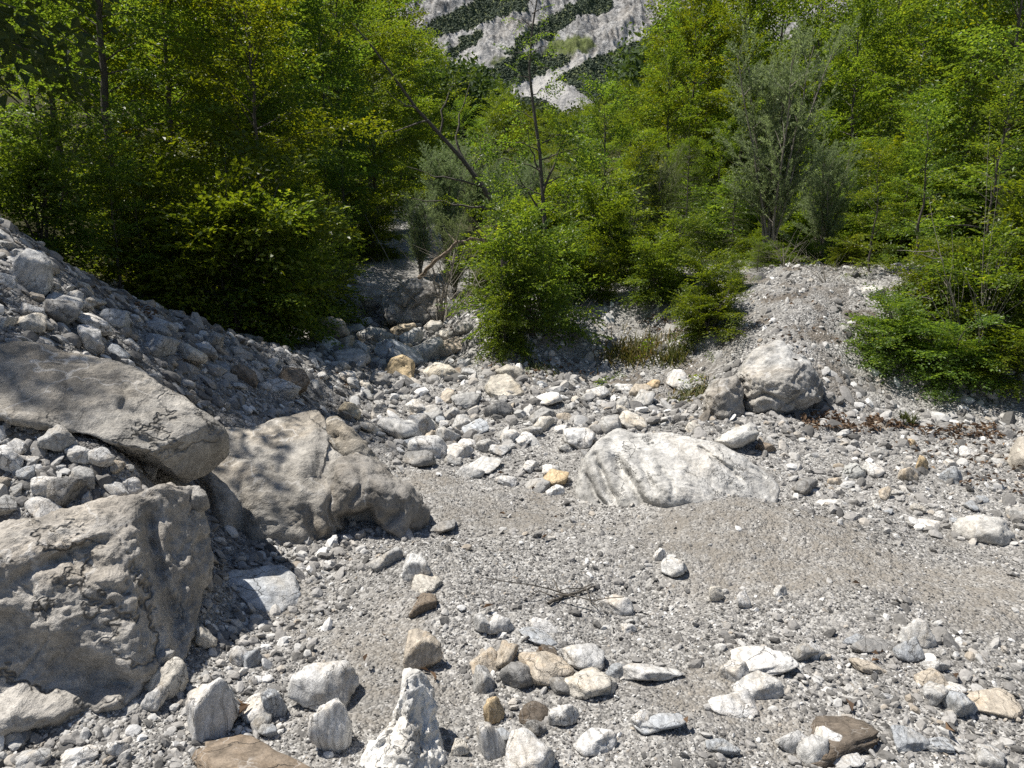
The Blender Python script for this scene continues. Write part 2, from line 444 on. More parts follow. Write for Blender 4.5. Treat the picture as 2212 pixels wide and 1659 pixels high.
_SANDP = [[tuple(hit(u, v)[:2]) for u, v in p] for p in (
    [(1530, 1060), (1700, 1090), (1900, 1170), (2212, 1200), (2300, 1330), (2000, 1330), (1700, 1300), (1500, 1240), (1300, 1150), (1250, 1130), (1420, 1130)],
    [(1350, 1480), (1500, 1380), (1640, 1440), (1600, 1560), (1450, 1600)],
    [(560, 1310), (850, 1300), (860, 1420), (700, 1440), (560, 1420)],
    [(760, 1480), (870, 1470), (850, 1580), (760, 1659), (700, 1659)],
    [(930, 1050), (1180, 1090), (1350, 1160), (1150, 1150), (950, 1110)])]
def ground_masks(x, y):
    P = np.c_[x, y]; n = fbm(np.c_[x * 1.5, y * 1.5, x * 0], 4, 31)
    sand = np.zeros(len(x))
    for p in _SANDP:
        q = np.array(p); c = q.mean(0)
        m = (np.abs(P - c) < 4).all(1)
        if not m.any(): continue
        pp = P[m]; s = inside(pp, p); d = seg_dist(pp, list(p) + [p[0]])
        sand[m] = np.maximum(sand[m], smooth01(.5 + np.where(s, d, -d) / .5 + n[m] * 1.1))
    r = np.hypot(x, y)
    # woodland floor: beyond the banks
    lb = np.interp(y, [0, 5, 7, 9, 12, 16, 22, 60], [-7.5, -5.4, -4.4, -2.9, -2.6, -2.8, -3.5, -9])
    bk = np.interp(x, [-3, -1.4, -.6, 0, 1.2, 2.5, 3.5, 5.5, 8], [40, 17, 12.5, 10.2, 10.4, 10.6, 10.4, 9.5, 9])
    wood = np.maximum(smooth01((lb - x) / .6 + n * .6), smooth01((y - bk) / 1.2 + n * .6))
    wood = np.where(y < 1, smooth01((np.abs(x) - 7) / 2), wood)
    earth = smooth01(n * 1.6 - .15) * .6 * (smooth01((y - 6.2) / .8) + smooth01((-x - 1.2) / .6)).clip(0, 1)
    earth = np.maximum(earth, .75 * smooth01((fbm(np.c_[x * 3, y * 3, x * 0], 3, 77) - .15) * 3) * smooth01((y - 6.0) / 1.5) * smooth01((x - .6) / .5))
    return sand, wood, earth
# ------------------------------------------------------------------ boulders with an outline of their own
def boulder(name, outline, Y, tf, tb, label, tint, mat, sub=6, p=3.0, cuts=(), creases=(), seed=1, amp=(.05, .03, .010), nrand=5, steps=(), center=None, group=None):
    """outline: the seen contour; Y: distance; tf / tb: half thickness towards / away from the eye"""
    ol = np.array(outline, float)
    c = np.array(center, float) if center else ol.mean(0)
    O = at(c[0], c[1], Y)
    fw = O - CAM; D = np.linalg.norm(fw); fw /= D
    r = np.cross(fw, [0, 0, 1]); r /= np.linalg.norm(r); up = np.cross(r, fw)
    def loc2(q):
        d = ray(q[0], q[1]); P = CAM + d * (D / (d @ fw)) - O
        return np.array([P @ r, P @ up])
    L = np.array([loc2(q) for q in ol])
    # radius of the contour in every direction
    n = 720; th = np.linspace(-math.pi, math.pi, n, endpoint=False); R = np.zeros(n)
    dirs2 = np.c_[np.cos(th), np.sin(th)]
    for a, b in zip(L, np.roll(L, -1, 0)):
        e = b - a; den = dirs2[:, 0] * e[1] - dirs2[:, 1] * e[0]
        den = np.where(np.abs(den) < 1e-9, 1e-9, den)
        t = (a[0] * e[1] - a[1] * e[0]) / den; s = (a[0] * dirs2[:, 1] - a[1] * dirs2[:, 0]) / den
        ok = (t > 0) & (s >= -1e-6) & (s <= 1 + 1e-6); R = np.where(ok, np.maximum(R, t), R)
    R[R == 0] = np.median(R[R > 0])
    k = np.exp(-.5 * (np.arange(-9, 10) / 3.0) ** 2); k /= k.sum()
    R = np.convolve(np.r_[R[-9:], R, R[:9]], k, 'valid')
    V, F = ICO[sub]; V = V.copy(); S = R.max()
    x, y, d = V[:, 0], V[:, 1], V[:, 2]               # right, up, towards the eye
    ang = np.arctan2(y, x); Ri = np.interp(ang, np.r_[th, math.pi], np.r_[R, R[0]])
    rho = np.hypot(x, y); T = np.where(d > 0, tf, tb)
    s = ((rho / Ri) ** p + (np.abs(d) / T) ** p) ** (-1.0 / p)
    V = V * s[:, None]
    rs = np.random.RandomState(seed)
    allc = [(np.array(nn, float), dd) for nn, dd in cuts]
    for _ in range(nrand):
        nn = rs.normal(size=3); nn[2] = abs(nn[2]) * 1.0 + .2; nn /= np.linalg.norm(nn)
        sup = (V @ nn).max(); allc.append((nn, sup * rs.uniform(.82, .95) / S))
    for nn, dd in allc:
        nn = nn / np.linalg.norm(nn); o = V @ nn - dd * S
        kk = .02 * S; over = kk * np.log1p(np.exp(np.clip(o / kk, -30, 30)))
        V = V - np.outer(over * .93, nn)
    N = vnormals(V, F)
    q = V / S
    V = V + N * (S * (amp[0] * fbm(q * 1.6 + seed, 3, seed) * 1.4)[:, None])
    N = vnormals(V, F)
    wq = q + .25 * np.c_[perlin(q * 2.1, seed + 60), perlin(q * 2.1, seed + 61), perlin(q * 2.1, seed + 62)]
    tn = (fbm(wq * np.array([1.5, 2.4, 1.5]) + seed * 1.3, 4, seed + 3, .5) + 1) * 4.5; tf_ = tn - np.floor(tn)
    ledge = (np.floor(tn) + smooth01(tf_ / .22)) / 4.5 - 1            # broken ledges with crisp edges
    ck = perlin(wq * 1.7 + seed * .7, seed + 70); ck2 = perlin(wq * 2.9 + seed, seed + 71); gate = smooth01(perlin(q * 1.3, seed + 72) * 3 + .3)
    crack = np.exp(-(ck / .022) ** 2) * gate + .6 * np.exp(-(ck2 / .03) ** 2) * (1 - gate)
    V = V + N * (S * amp[1] * (1.9 * ledge - .9 * crack + .5 * (ridged(q * 4 + seed, 3, seed + 5, .5) - .6)))[:, None]
    cell = fbm(q * 9 + seed, 4, seed + 9, .6)
    V = V + N * (S * amp[2] * cell * 1.6)[:, None]
    xy = V[:, :2].copy() + .025 * S * np.c_[perlin(q * 5, seed + 50), perlin(q * 5, seed + 51)]
    for pts, w, dep in creases:
        pl = [loc2(t) for t in pts]; dd = seg_dist(xy, pl)
        en = np.minimum(np.linalg.norm(xy - pl[0], axis=1), np.linalg.norm(xy - pl[-1], axis=1))
        m = np.exp(-(dd / w) ** 2) * smooth01(V[:, 2] / (.15 * S) + .6) * (.25 + .75 * smooth01(en / (4 * w)))
        V[:, 2] -= dep * m
    for poly, dep, soft in steps:                     # a patch of the face that lies deeper or stands out
        pl = [loc2(t) for t in poly]; ins = inside(xy, pl); dd = seg_dist(xy, pl + [pl[0]])
        m = smooth01(.5 + np.where(ins, dd, -dd) / soft) * (V[:, 2] > -.1 * S)
        V[:, 2] -= dep * m
    V = V + vnormals(V, F) * (S * .004 * fbm(q * 26 + seed, 3, seed + 13, .65))[:, None]
    Wd = O + V[:, :1] * r + V[:, 1:2] * up - V[:, 2:3] * fw
    base = np.array([O[0], O[1], Wd[:, 2].min()])
    me = mesh(name, Wd - base, F, mat, True)
    o = link(name, me, loc=base); o.color = (*tint, 1)
    tag(o, label, 'boulder', group)
    return o

BOULDERS = [
 dict(name='boulder', outline=[(-170,1160),(0,1128),(95,1115),(190,1082),(300,1062),(370,1040),(420,1048),(452,1085),(472,1140),(466,1230),(442,1300),(405,1395),(378,1450),(330,1510),(282,1560),(200,1555),(100,1580),(0,1610),(-170,1640),(-260,1400)],
      Y=2.62, tf=.34, tb=.8, p=3.4, center=(140,1320), sub=7, seed=11, nrand=2, cuts=[((-.1,.1,1),.40),((.8,.15,.75),.52),((0,.85,.75),.50)],
      creases=[([(318,1075),(322,1160),(345,1260),(372,1330),(385,1430)],.030,.085),([(365,1160),(380,1240),(395,1300)],.022,.03),([(0,1290),(90,1230),(170,1190),(250,1170)],.02,.025),([(150,1400),(230,1440),(300,1490)],.03,.04)],
      steps=[([(-200,1340),(30,1330),(110,1390),(190,1420),(270,1465),(200,1500),(60,1500),(-200,1520)],.09,.10),([(100,1210),(190,1180),(300,1170),(300,1230),(200,1250)],.03,.06)],
      amp=(.04,.020,.011), tint=(.40,.378,.345), mat=M_BOULDER, label='huge tan grey boulder with a vertical groove in its face, nearest of the bank boulders'),
 dict(name='boulder', outline=[(-120,745),(0,722),(70,722),(150,745),(235,772),(330,822),(410,868),(462,915),(490,975),(472,1003),(440,1028),(395,1043),(345,1010),(280,985),(215,945),(150,905),(80,885),(0,850),(-120,820)],
      Y=3.55, tf=.42, tb=.60, p=2.6, center=(250,885), sub=6, seed=23, nrand=2, cuts=[((.1,.75,.7),.165),((.55,-.5,.75),.60)],
      creases=[([(235,800),(270,850),(262,880),(330,905)],.018,.028),([(160,775),(180,830),(205,865)],.014,.02),([(290,935),(350,965),(400,960)],.015,.02)],
      amp=(.03,.010,.006), tint=(.375,.355,.32), mat=M_BOULDER, label='long smooth grey slab boulder lying aslant on the gravel bank, jutting its blunt end out'),
 dict(name='boulder', outline=[(440,930),(520,925),(600,897),(690,868),(710,905),(704,958),(740,985),(775,1010),(770,1070),(735,1130),(705,1190),(680,1215),(620,1225),(560,1228),(500,1225),(455,1200),(420,1120),(400,1030)],
      Y=4.35, tf=.62, tb=.75, p=3.2, center=(590,1070), sub=6, seed=37, nrand=5, cuts=[((.08,.72,.66),.40),((-.12,-.05,1),.66),((.85,-.1,.6),.74),((-.8,0,.6),.74)],
      creases=[([(515,1010),(522,1060),(528,1120),(530,1200)],.035,.06),([(660,1085),(665,1130),(690,1180)],.03,.08),([(560,1010),(640,1030),(700,1040)],.012,.02),([(600,1150),(640,1120),(650,1090)],.01,.012)],
      amp=(.03,.018,.007), tint=(.41,.388,.35), mat=M_BOULDER, label='broad grey boulder with rubble on its sloping top, between the slab and the undercut block'),
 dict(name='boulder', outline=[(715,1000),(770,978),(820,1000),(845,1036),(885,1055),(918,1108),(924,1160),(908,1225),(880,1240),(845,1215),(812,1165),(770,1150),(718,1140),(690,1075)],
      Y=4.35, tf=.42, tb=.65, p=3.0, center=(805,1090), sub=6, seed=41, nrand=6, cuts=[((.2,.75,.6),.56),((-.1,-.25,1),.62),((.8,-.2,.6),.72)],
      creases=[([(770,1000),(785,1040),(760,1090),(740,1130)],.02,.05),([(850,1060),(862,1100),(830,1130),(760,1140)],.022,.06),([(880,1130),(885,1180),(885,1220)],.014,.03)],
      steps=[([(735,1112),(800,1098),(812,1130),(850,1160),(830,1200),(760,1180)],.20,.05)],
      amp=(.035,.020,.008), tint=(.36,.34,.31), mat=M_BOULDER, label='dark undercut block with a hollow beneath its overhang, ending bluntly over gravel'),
 dict(name='boulder', outline=[(705,900),(735,905),(770,940),(810,985),(850,1025),(900,1065),(870,1100),(800,1060),(740,1010),(700,960)],
      Y=5.1, tf=.22, tb=.4, p=2.4, center=(790,995), sub=5, seed=43, nrand=2, amp=(.04,.03,.012), tint=(.40,.375,.33), mat=M_BOULDER, label='low grey ledge sloping down behind the undercut block to the gravel'),
 dict(name='boulder', outline=[(405,1050),(430,1050),(448,1068),(452,1098),(430,1112),(405,1098)], Y=3.2, tf=.13, tb=.15, p=2.3, sub=4, seed=47, nrand=3, amp=(.04,.03,.012), tint=(.36,.345,.32), mat=M_BOULDER,
      label='small rounded grey boulder wedged beneath the blunt end of the long slab'),
 dict(name='boulder', outline=[(1246,1065),(1256,1000),(1290,948),(1340,926),(1370,942),(1420,936),(1490,940),(1560,962),(1630,1005),(1682,1052),(1676,1090),(1600,1110),(1540,1120),(1500,1132),(1420,1136),(1340,1120),(1262,1108)],
      Y=4.75, tf=.50, tb=.62, p=2.5, center=(1450,1040), sub=7, seed=53, nrand=1, cuts=[((.10,.82,.55),.335),((.45,.55,.7),.46),((-.5,.1,.85),.62)],
      creases=[([(1322,962),(1345,1010),(1370,1050),(1400,1090),(1440,1125)],.032,.10),([(1290,990),(1320,1050),(1345,1100)],.024,.08),([(1385,985),(1400,1030),(1425,1060)],.020,.045),([(1420,1000),(1450,1040),(1455,1070)],.014,.03),([(1500,960),(1545,990),(1575,1012),(1600,1040)],.014,.04),([(1630,1010),(1650,1030),(1665,1042)],.014,.04),([(1262,1020),(1300,1075),(1330,1110)],.02,.06)],
      amp=(.028,.010,.005), tint=(.50,.49,.465), mat=M_WHITE, label='large white smooth boulder with folded creases in the middle of the stream bed'),
 dict(name='boulder', outline=[(1540,955),(1560,938),(1592,924),(1622,918),(1642,934),(1630,950),(1605,964),(1570,972)], Y=5.75, tf=.16, tb=.2, p=2.4, sub=5, seed=59, nrand=4, amp=(.04,.02,.01), tint=(.60,.59,.56), mat=M_WHITE, label='flat white stone block resting behind the large white boulder'),
 dict(name='boulder', outline=[(1580,850),(1598,800),(1630,755),(1680,738),(1735,768),(1775,825),(1772,868),(1730,880),(1690,900),(1640,908),(1595,900)], Y=6.75, tf=.38, tb=.5, p=2.8, sub=6, seed=61, nrand=5, cuts=[((-.1,.8,.6),.66)],
      creases=[([(1600,870),(1650,850),(1700,868),(1750,840)],.02,.05)], amp=(.05,.035,.014), tint=(.43,.425,.41), mat=M_BOULDER, label='round grey boulder set in the stony bank below the driftwood'),
 dict(name='boulder', outline=[(1518,880),(1525,845),(1560,818),(1592,812),(1606,850),(1600,905),(1570,925),(1535,925)], Y=6.6, tf=.25, tb=.35, p=2.6, sub=5, seed=67, nrand=4, amp=(.06,.045,.016), tint=(.35,.335,.31), mat=M_BOULDER, label='narrow rough grey boulder beside the hanging grass tuft at the bank foot'),
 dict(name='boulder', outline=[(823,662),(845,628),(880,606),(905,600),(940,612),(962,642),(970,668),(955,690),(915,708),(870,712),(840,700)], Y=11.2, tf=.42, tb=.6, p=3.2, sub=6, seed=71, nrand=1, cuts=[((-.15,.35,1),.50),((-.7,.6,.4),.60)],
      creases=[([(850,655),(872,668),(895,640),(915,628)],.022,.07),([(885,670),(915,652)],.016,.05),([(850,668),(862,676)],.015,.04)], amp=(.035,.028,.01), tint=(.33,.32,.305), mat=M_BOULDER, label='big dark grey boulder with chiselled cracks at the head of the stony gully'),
 dict(name='boulder', outline=[(772,635),(790,612),(815,615),(826,640),(818,668),(790,672)], Y=11.6, tf=.25, tb=.3, p=2.5, sub=5, seed=73, nrand=5, amp=(.05,.04,.015), tint=(.45,.44,.42), mat=M_BOULDER, label='white and dark streaked upright boulder left of the cracked dark boulder'),
 dict(name='boulder', outline=[(940,650),(965,640),(985,655),(992,690),(965,705),(945,695)], Y=11.1, tf=.2, tb=.3, p=2.5, sub=5, seed=79, nrand=5, amp=(.05,.03,.012), tint=(.52,.50,.46), mat=M_BOULDER, label='pale block half under the hazel, touching the cracked dark boulder'),
 dict(name='boulder', outline=[(831,800),(845,775),(870,766),(893,780),(897,820),(885,842),(858,856),(833,852)], Y=7.9, tf=.26, tb=.26, p=3.0, sub=5, seed=83, nrand=3, cuts=[((-.5,.1,.9),.52)], amp=(.04,.025,.01), tint=(.58,.46,.29), mat=M_BOULDER, label='orange tan upright block among the grey cobbles below the gully'),
 dict(name='boulder', outline=[(1046,840),(1060,812),(1095,806),(1115,828),(1138,852),(1130,872),(1090,884),(1065,868)], Y=7.3, tf=.22, tb=.3, p=2.8, sub=5, seed=89, nrand=4, cuts=[((0,.8,.6),.45)], amp=(.04,.035,.012), tint=(.62,.575,.49), mat=M_BOULDER, label='cream ribbed block, largest of the pale cobbles in mid stream bed'),
 dict(name='boulder', outline=[(1070,800),(1095,788),(1125,795),(1142,815),(1138,832),(1110,838)], Y=7.75, tf=.2, tb=.24, p=2.6, sub=5, seed=97, nrand=4, amp=(.04,.03,.01), tint=(.47,.44,.38), mat=M_BOULDER, label='grey block tucked behind the cream ribbed block, below the hazel bush'),
 dict(name='boulder', outline=[(912,800),(940,785),(970,790),(1002,812),(995,838),(970,842),(930,825)], Y=8.0, tf=.22, tb=.3, p=2.8, sub=5, seed=101, nrand=5, amp=(.03,.03,.01), tint=(.58,.54,.46), mat=M_BOULDER, label='cream wedge shaped block right of the orange tan block'),
 dict(name='boulder', outline=[(932,765),(950,738),(990,728),(1025,735),(1028,752),(985,768),(960,780)], Y=9.2, tf=.25, tb=.45, p=2.4, sub=5, seed=103, nrand=3, cuts=[((0,.85,.5),.40)], amp=(.03,.02,.01), tint=(.42,.36,.29), mat=M_BOULDER, label='flat brown topped slab beneath the shading edge of the hazel bush'),
 dict(name='boulder', outline=[(915,705),(930,692),(955,695),(962,712),(945,722),(920,720)], Y=10.2, tf=.2, tb=.22, p=2.3, sub=5, seed=107, nrand=4, amp=(.04,.02,.01), tint=(.54,.52,.48), mat=M_BOULDER, label='rounded pale boulder just in front of the cracked dark boulder'),
 dict(name='boulder', outline=[(842,712),(860,702),(895,698),(905,715),(885,728),(850,728)], Y=10.2, tf=.2, tb=.25, p=2.4, sub=5, seed=109, nrand=4, amp=(.04,.03,.01), tint=(.50,.42,.31), mat=M_BOULDER, label='tan streaked boulder lying under the cracked dark boulder'),
 dict(name='boulder', outline=[(770,720),(800,705),(835,712),(842,735),(815,750),(780,740)], Y=9.9, tf=.22, tb=.3, p=2.4, sub=5, seed=113, nrand=4, amp=(.04,.02,.01), tint=(.58,.56,.52), mat=M_BOULDER, label='long pale rounded boulder at the mouth of the gully'),
 dict(name='boulder', outline=[(805,745),(830,735),(865,742),(872,757),(845,768),(815,762)], Y=9.3, tf=.2, tb=.25, p=2.4, sub=5, seed=127, nrand=4, amp=(.04,.02,.01), tint=(.54,.51,.46), mat=M_BOULDER, label='pale boulder below the long rounded one at the gully mouth'),
 dict(name='boulder', outline=[(765,790),(785,775),(825,790),(830,812),(805,822),(770,808)], Y=8.6, tf=.2, tb=.25, p=2.6, sub=5, seed=131, nrand=5, amp=(.03,.03,.01), tint=(.46,.44,.41), mat=M_BOULDER, label='layered grey slab left of the orange tan block'),
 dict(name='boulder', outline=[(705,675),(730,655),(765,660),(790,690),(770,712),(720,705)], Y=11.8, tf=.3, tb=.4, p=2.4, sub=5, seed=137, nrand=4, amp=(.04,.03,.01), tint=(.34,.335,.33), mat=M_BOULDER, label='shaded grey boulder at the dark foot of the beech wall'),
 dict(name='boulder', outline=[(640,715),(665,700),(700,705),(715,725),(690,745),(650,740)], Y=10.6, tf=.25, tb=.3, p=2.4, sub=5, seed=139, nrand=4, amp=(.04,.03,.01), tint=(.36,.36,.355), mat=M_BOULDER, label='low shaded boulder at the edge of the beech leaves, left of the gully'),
 dict(name='boulder', outline=[(730,885),(745,868),(765,872),(780,890),(776,908),(750,905)], Y=6.5, tf=.13, tb=.16, p=2.4, sub=5, seed=149, nrand=4, amp=(.04,.03,.01), tint=(.62,.55,.42), mat=M_BOULDER, label='cream yellow stone standing beside the crest of the gravel bank'),
 dict(name='boulder', outline=[(855,955),(900,945),(955,958),(968,978),(920,990),(870,985)], Y=5.75, tf=.10, tb=.28, p=2.2, sub=5, seed=151, nrand=2, amp=(.03,.02,.008), tint=(.43,.45,.47), mat=M_STONE, label='flat blue grey slab sunk in the gravel right of the undercut block'),
 dict(name='boulder', outline=[(2050,1150),(2070,1122),(2120,1112),(2165,1125),(2190,1160),(2180,1190),(2110,1180),(2060,1175)], Y=4.25, tf=.2, tb=.25, p=2.5, sub=5, seed=157, nrand=3, amp=(.04,.04,.014), tint=(.58,.565,.53), mat=M_WHITE, label='knobbly white boulder bordering the sand below the leaf strewn bank'),
 dict(name='boulder', outline=[(1955,1140),(1985,1122),(2030,1125),(2045,1155),(2010,1168),(1965,1160)], Y=4.4, tf=.13, tb=.18, p=2.5, sub=5, seed=163, nrand=4, amp=(.04,.03,.012), tint=(.54,.525,.50), mat=M_WHITE, label='grey white block next to the knobbly white boulder'),
 dict(name='boulder', outline=[(1750,1100),(1770,1080),(1815,1078),(1835,1105),(1800,1120),(1760,1118)], Y=4.65, tf=.12, tb=.18, p=2.4, sub=5, seed=167, nrand=4, amp=(.04,.03,.01), tint=(.62,.61,.58), mat=M_WHITE, label='white stone at the upper rim of the sand flat'),
 dict(name='boulder', outline=[(2175,1000),(2200,945),(2260,940),(2290,1010),(2280,1070),(2200,1060)], Y=5.3, tf=.25, tb=.3, p=2.6, sub=5, seed=173, nrand=4, amp=(.04,.03,.01), tint=(.48,.44,.38), mat=M_BOULDER, label='tan boulder cut off by the picture edge at the foot of the bank'),
 dict(name='boulder', outline=[(2150,605),(2165,592),(2212,588),(2260,600),(2262,640),(2200,645),(2160,630)], Y=8.6, tf=.3, tb=.4, p=2.4, sub=5, seed=179, nrand=4, amp=(.04,.03,.01), tint=(.46,.48,.52), mat=M_BOULDER, label='blue grey boulder on the bank top behind the thin grey stems'),
 dict(name='boulder', outline=[(1850,640),(1862,622),(1890,616),(1912,625),(1908,645),(1870,652)], Y=8.4, tf=.2, tb=.25, p=2.5, sub=5, seed=181, nrand=4, amp=(.04,.03,.01), tint=(.60,.59,.56), mat=M_WHITE, label='white boulder crowning the stony mound'),
 dict(name='boulder', outline=[(1815,1030),(1825,1008),(1850,1000),(1872,1015),(1868,1038),(1845,1050),(1825,1045)], Y=5.25, tf=.13, tb=.15, p=2.8, sub=5, seed=191, nrand=5, amp=(.04,.03,.01), tint=(.47,.48,.47), mat=M_BOULDER, label='angular grey stone alone on the brown earth of the bank foot'),
 dict(name='boulder', outline=[(768,1700),(772,1655),(800,1605),(832,1575),(848,1532),(872,1500),(876,1440),(905,1448),(935,1480),(948,1535),(962,1600),(968,1700)], Y=2.18, tf=.14, tb=.20, p=2.4, center=(875,1600), sub=6, seed=193, nrand=2, cuts=[((.75,.1,.6),.26),((-.6,.1,.75),.26)],
      creases=[([(905,1490),(915,1560),(900,1620)],.012,.025),([(880,1500),(850,1580),(810,1640)],.012,.015)], amp=(.05,.04,.014), tint=(.66,.65,.62), mat=M_WHITE, label='tall pointed white rock rising from the gravel at the lower picture edge'),
]
for b in BOULDERS: boulder(**b)

# ------------------------------------------------------------------ stones: one shape pool, each stone a thing of its own
def rock_shape(seed, sub=3, npl=12, pw=16.0, flat=(1, .8, .6), amp=(.10, .05, .02), dmin=.62):
    rs = np.random.RandomState(seed); V, F = ICO[sub]; V = V.copy()
    n = rs.normal(size=(npl, 3)); n /= np.linalg.norm(n, axis=1)[:, None]; d = rs.uniform(dmin, 1.0, npl)
    q = np.maximum(V @ n.T, 0) / d
    base = (np.abs(V).max(1)[:, None] * 0 + .85)
    r = ((q ** pw).sum(1) + base[:, 0] ** pw * .3) ** (-1 / pw)
    V = V * r[:, None]
    V = V * (1 + amp[0] * fbm(V * 1.3 + seed, 2, seed) * 1.5 + amp[1] * ridged(V * 2.6 + seed, 3, seed + 1, .5) * .6 + amp[2] * fbm(V * 7, 3, seed + 5, .6))[:, None]
    V = V * np.array(flat)
    V -= (V.max(0) + V.min(0)) / 2
    return V / np.abs(V[:, :1]).max(), F

ROCKS = []
_rr = np.random.RandomState(5)
for k in range(26):
    ang = k % 3
    V, F = rock_shape(900 + k, 4, [9, 12, 16][ang], [60., 34., 18.][ang], (1, _rr.uniform(.62, .9), _rr.uniform(.45, .75)), (.10, .06, .05), [.48, .52, .58][ang])
    ROCKS.append(mesh('stone', V, F, M_STONE, True))
for m in ROCKS: m['h'] = float(np.array([v.co.z for v in m.vertices]).max())

TINTS = dict(w=(.66, .65, .63), l=(.54, .535, .52), g=(.41, .405, .39), d=(.27, .265, .255), b=(.42, .44, .46), t=(.48, .425, .35), c=(.61, .575, .51), o=(.56, .44, .28), k=(.15, .125, .10), n=(.24, .195, .15))
TAKEN = []          # (x, y, radius) of everything stony on the ground
for b in BOULDERS:
    ol = np.array(b['outline'], float); P = at(*ol.mean(0), b['Y'])
    TAKEN.append((P[0], P[1], .40 * np.ptp(ol[:, 0]) / FPX * b['Y']))
N_STONE = 0
def put_stone(x, y, w, dpt, h, tint, label, group, rs, yaw=None, sink=.30, shape=None):
    """a stone w wide, dpt deep, h high on the ground at (x, y)"""
    me = ROCKS[rs.randint(len(ROCKS)) if shape is None else shape]
    o = link('stone', me)
    hh = me['h']
    o.scale = (w / 2, dpt / 2 / .75, h / 2 / hh)
    e = .25
    sx = (H1(x + e * w, y) - H1(x - e * w, y)) / (2 * e * w); sy = (H1(x, y + e * w) - H1(x, y - e * w)) / (2 * e * w)
    sx = max(-.6, min(.6, sx)); sy = max(-.6, min(.6, sy))
    nrm = Vector((-sx, -sy, 1)).normalized()
    q = Vector((0, 0, 1)).rotation_difference(nrm)
    o.rotation_mode = 'QUATERNION'
    yw = rs.uniform(-.35, .35) + (math.pi if rs.rand() < .5 else 0) if yaw is None else yaw
    o.rotation_quaternion = q @ Vector((0, 0, 1)).rotation_difference(Vector((rs.normal() * .1, rs.normal() * .1, 1)).normalized()) @ Matrix.Rotation(yw, 3, 'Z').to_quaternion()
    o.location = Vector((x, y, H1(x, y))) + nrm * (h * (.5 - sink))
    t = np.array(tint) * rs.uniform(.9, 1.1)
    o.color = (*t, 1)
    tag(o, label, 'stone', group)
    TAKEN.append((x, y, .45 * max(w, dpt)))
    return o

